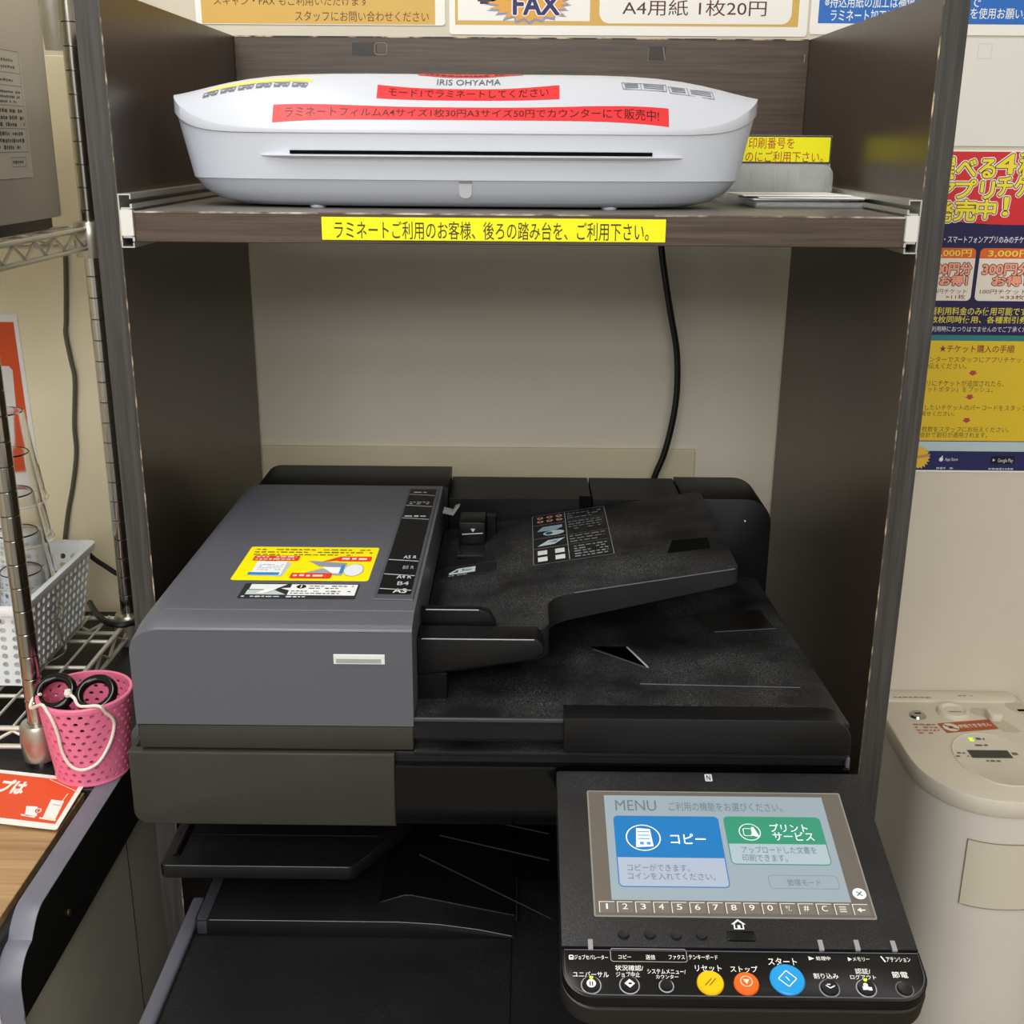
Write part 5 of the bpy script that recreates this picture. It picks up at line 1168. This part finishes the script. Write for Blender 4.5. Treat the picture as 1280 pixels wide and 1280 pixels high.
for sx in (-1, 1):
    mb = MB(STEEL); mb.loft([[(-0.4525+sx*0.004-0.005, PC.y-0.006+sx*0.0008+dy, ZH-0.042) , (-0.4525+sx*0.004+0.005, PC.y-0.006+sx*0.0008+dy, ZH-0.042)] [::1]+[(-0.4525+sx*0.004+0.005, PC.y-0.0052+sx*0.0008+dy, ZH-0.042), (-0.4525+sx*0.004-0.005, PC.y-0.0052+sx*0.0008+dy, ZH-0.042)] for dy in (0,)]+[[(-0.4525-sx*0.001, PC.y-0.004, PC.z+0.006), (-0.4525-sx*0.001+0.0012, PC.y-0.004, PC.z+0.006), (-0.4525-sx*0.001+0.0012, PC.y-0.0034, PC.z+0.006), (-0.4525-sx*0.001, PC.y-0.0034, PC.z+0.006)]])
    mb.build('blade', sci, smooth=0)
STR = mat('white_string', '#e6e0d2', 0.8, bump=0.6, bscale=900)
yb = PC.y-prad(0.5)-0.003
K = (-0.4545, PC.y-0.020, ZH+0.006)
def cupf(x, z):
    t = max(0, min(1, (z-PC.z)/PH)); r = prad(t)+0.0028; d = max(0.0, r*r-(x-PC.x)**2); return PC.y-math.sqrt(d)
path = [K, (-0.447, PC.y-0.024, ZH+0.003), (-0.438, PC.y-0.034, ZH-0.001)]
px_path = [(468/4, 325/4+800), (500/4, 365/4+800), (540/4, 410/4+800), (545/4, 470/4+800), (525/4, 560/4+800), (480/4, 630/4+800), (410/4, 655/4+800), (350/4, 630/4+800), (310/4, 560/4+800), (295/4, 480/4+800), (270/4, 400/4+800), (235/4, 345/4+800), (195/4, 322/4+800)]
for q in [(-0.4166, 0.8604), (-0.4119, 0.8507), (-0.4075, 0.8391), (-0.4087, 0.8265), (-0.4144, 0.8101), (-0.4249, 0.7945), (-0.4394, 0.7888), (-0.4510, 0.7942), (-0.4575, 0.8096), (-0.4587, 0.8277), (-0.4617, 0.8439), (-0.4668, 0.8554), (-0.4733, 0.8616)]:
    path.append((q[0], cupf(q[0], q[1]), q[1]))
path.append((-0.4935, PC.y-0.022, ZH-0.010)); path.append((-0.4945, PC.y-0.012, ZH-0.004)); path.append((-0.486, PC.y-0.012, ZH+0.001))
st = MB(STR); st.tube(smoothpath(path, 5), 0.0017, 8); 
st.lathe([(0.0, -0.004), (0.0032, -0.003), (0.0042, 0.0), (0.003, 0.004), (0.0, 0.0045)], K, 10)
st.build('string', sci)

# ---------------------------------------------------------------- coin machine on the right
ZM = 0.64
cm = thing('coin_machine', 'cream round-fronted coin machine standing against the wall right of the cabinet', 'coin machine', (0.625, 0.35, 0))
CXM, HWM = 0.6235, 0.108
def plan(e=0.0, n=26):
    out = [(CXM+HWM-e, 0.486-e*0.2), (CXM+HWM*0.86, 0.494), (CXM-HWM*0.86, 0.494), (CXM-HWM+e, 0.486-e*0.2)]
    yf = 0.198+e; ys = 0.315
    for i in range(n+1):
        a = PI+PI*i/n; out.append((CXM+(HWM-e)*math.copysign(abs(math.cos(a))**0.85, math.cos(a)), ys+(ys-yf)*math.copysign(abs(math.sin(a))**0.9, math.sin(a))))
    return out
mb = MB(CREAM); P0 = plan(0.0); 
mb.loft([[(x, y, ZM-0.0235) for x, y in plan(0.001)], [(x, y, ZM-0.022) for x, y in P0], [(x, y, ZM-0.003) for x, y in P0], [(x, y, ZM-0.0008) for x, y in plan(0.0012)], [(x, y, ZM) for x, y in plan(0.0035)]])
top_ = mb.build('lid', cm, smooth=40, recalc=True)
mb = MB(CREAM_B); mb.loft([[(x, y, 0.0) for x, y in plan(0.006)], [(x, y, ZM-0.0238) for x, y in plan(0.0035)]]); mb.build('body', cm, smooth=40, recalc=True)
# curved hatch on the body front
def yb_(x, e=0.0035):
    c = max(-1.0, min(1.0, (x-CXM)/(HWM-e))); ca_ = abs(c)**(1/0.85); sn = math.sqrt(max(0, 1-ca_*ca_)); return 0.315-(0.315-0.198-e)*sn**0.9
h0, h1, hz0, hz1 = 0.5665, 0.6805, 0.484, 0.578
mb = MB(mat('cream_hatch', '#d6cfba', 0.45)); N = 20
g = [[mb.bm.verts.new((h0+(h1-h0)*i/N, yb_(h0+(h1-h0)*i/N)-0.0012, z)) for i in range(N+1)] for z in (hz0, hz1)]
for i in range(N): mb.bm.faces.new((g[0][i], g[0][i+1], g[1][i+1], g[1][i]))
hatch = mb.build('hatch', cm, smooth=60)
mb = MB(mat('hatch_gap', '#8b8577', 0.6))
pth = [(h0+(h1-h0)*i/N, yb_(h0+(h1-h0)*i/N)-0.0010, hz1) for i in range(N+1)]+[(h1+(h0-h1)*i/N, yb_(h1+(h0-h1)*i/N)-0.0010, hz0) for i in range(N+1)]
mb.tube(pth+[pth[0]], 0.0008, 5); mb.build('hatch_gap', hatch)
# raised back, key lock, knob, coin slot, display dish on the lid
mb = MB(CREAM); mb.prism(rrect(CXM-HWM*0.92, 0.462, CXM+HWM*0.92, 0.4935, 0.014, 5, 'bc'), 'z', ZM-0.002, ZM+0.0035, 0.0015, 2); mb.build('lid_back_ridge', top_)
s = Sheet((0, 0, ZM+0.0037), X, Y); s.scribble(0.545, 0.466, 0.600, 0.474, '#7d7669', 0, 1, 0.5); s.scribble(0.640, 0.474, 0.665, 0.480, '#7d7669', 0, 1, 0.5); s.build('ridge_print', top_)
kx, ky = 0.5639, 0.4209
mb = MB(CHROME); mb.lathe([(0.0, 0.004), (0.0085, 0.004), (0.0105, 0.003), (0.0120, 0.0), (0.0125, -0.001)], (kx, ky, ZM), 24); kl = mb.build('key_lock', top_)
MB(VOID).box(kx-0.0042, ky-0.0012, ZM+0.0038, kx+0.0042, ky+0.0012, ZM+0.0044).build('key_slot', kl, smooth=0)
kx, ky = 0.6173, 0.4302
mb = MB(CREAM); mb.lathe([(0.0, 0.0035), (0.014, 0.0035), (0.017, 0.0065), (0.0205, 0.0065), (0.0225, 0.004), (0.0230, 0.0)], (kx, ky, ZM), 32); kn = mb.build('coin_cup', top_)
mb = MB(mat('cream_slot_groove', '#8b8577', 0.6)); mb.box(kx-0.008, ky-0.004, ZM+0.0033, kx+0.010, ky-0.0025, ZM+0.0041); mb.build('coin_slot', kn, smooth=0)  # darker cream bar marks the slot
rx_, ry_ = 0.6717, 0.4213
mb = MB(mat('cream_dish', '#c6bea9', 0.55)); mb.frame_prism([(p[0], p[1]) for p in [(rx_-0.034, ry_+0.012), (rx_-0.022, ry_+0.026), (rx_-0.004, ry_+0.022), (rx_+0.006, ry_-0.004), (rx_+0.020, ry_-0.044), (rx_+0.011, ry_-0.048), (rx_-0.004, ry_-0.046), (rx_-0.012, ry_-0.006)]], (0, 0, ZM), X, Y, -0.001, 0.0005); mb.build('return_dish', top_, smooth=0)
mb = MB(CREAM); mb.prism(rrect(rx_-0.013, ry_-0.018, rx_+0.006, ry_+0.006, 0.006, 5), 'z', ZM, ZM+0.011, 0.002, 3); mb.build('return_lever', top_)
rx_, ry_ = 0.7173, 0.4460
mb = MB(mat('cream_dish', '#c6bea9', 0.55)); mb.frame_prism([(rx_+0.016*math.cos(2*PI*i/20)-0.006*math.sin(2*PI*i/20), ry_+0.020*math.sin(2*PI*i/20)) for i in range(20)], (0, 0, ZM), X, Y, -0.001, 0.0007); mb.box(rx_-0.006, ry_-0.010, ZM, rx_+0.006, ry_-0.004, ZM+0.0010, m=VOID); mb.build('coin_tray', top_, smooth=0)
# round display dish
dx_, dy_ = 0.6274, 0.3024
mb = MB(CREAM); n = 40
mb.loft([[(dx_+rx*math.cos(2*PI*i/n), dy_+ry*math.sin(2*PI*i/n), z) for i in range(n)] for rx, ry, z in ((0.0530, 0.0690, ZM-0.001), (0.0530, 0.0690, ZM+0.0010), (0.0518, 0.0678, ZM+0.0016), (0.0508, 0.0668, ZM+0.0010), (0.050, 0.066, ZM+0.0006))])
dd = mb.build('display_dish', top_, smooth=30)
s = Sheet((0, 0, ZM+0.0008), X, Y, 0.0001)
lx0, ly0, lx1, ly1 = 0.5981, 0.3043, 0.6499, 0.3232
s.rect(lx0, ly0, lx1, ly1, '#3b3936', 1); s.ring(lx0-0.001, ly0-0.001, lx1+0.001, ly1+0.001, 0.001, '#6b675d', 1)
a_, b_ = 0.6139, 0.3530
s.rect(a_-0.0028, b_-0.005, a_+0.0028, b_+0.005, '#b7dc3a', 1, 0.0015, m=mat('green_led', '#b6e01c', 0.3, emit=0.9))
s.scribble(*(0.6208, 0.3489, 0.6349, 0.3600), '#55524a', 1, 1, 0.6); s.scribble(*(0.6132, 0.3316, 0.6335, 0.3424), '#55524a', 1, 1, 0.5)
s.scribble(*(0.5766, 0.3035, 0.5945, 0.3203), '#6b675d', 1, 2, 0.5); s.scribble(*(0.6534, 0.3091, 0.6619, 0.3218), '#6b675d', 1, 1, 0.6); s.scribble(*(0.6125, 0.2920, 0.6365, 0.3003), '#6b675d', 1, 1, 0.6)
s.build('display_print', dd)
s = Sheet((0, 0, ZM+0.0006), X, Y, 0.0001)
A_, B_, C__, D_ = (0.5877, 0.3984), (0.6634, 0.4117), (0.6626, 0.3840), (0.5880, 0.3711)
ux = Vector((B_[0]-A_[0], B_[1]-A_[1], 0)); wx = ux.length; ux.normalize(); vx = Vector((-ux.y, ux.x, 0)); hx = abs((Vector((A_[0]-D_[0], A_[1]-D_[1], 0))).dot(vx))
s2 = Sheet(Vector((D_[0], D_[1], ZM+0.0006)), ux, vx, 0.0001)
s2.board(0, 0, wx, hx, '#b2542c', 0.0003, 0.001)
s2.circ(wx*0.17, hx*0.5, hx*0.40, hx*0.42, hx*0.09, '#eadfd2', 2); s2.disc(wx*0.17, hx*0.5, hx*0.34, hx*0.36, '#eadfd2', 1); s2.line((wx*0.17-hx*0.25, hx*0.78), (wx*0.17+hx*0.25, hx*0.22), hx*0.1, '#7a3a20', 3); s2.disc(wx*0.17, hx*0.5, hx*0.14, hx*0.14, '#7a3a20', 2)
s2.text('使用できません', wx*0.32, hx*0.30, wx*0.94, hx*0.70, '#f0e6da', 2, 0.02)
tag(s2.build('warning_sticker', top_), 'orange warning sticker with white writing')
s.scribble(*(0.5491, 0.3660, 0.5810, 0.3980), '#b5594a', 0, 4, 0.5); s.build('red_note', top_)
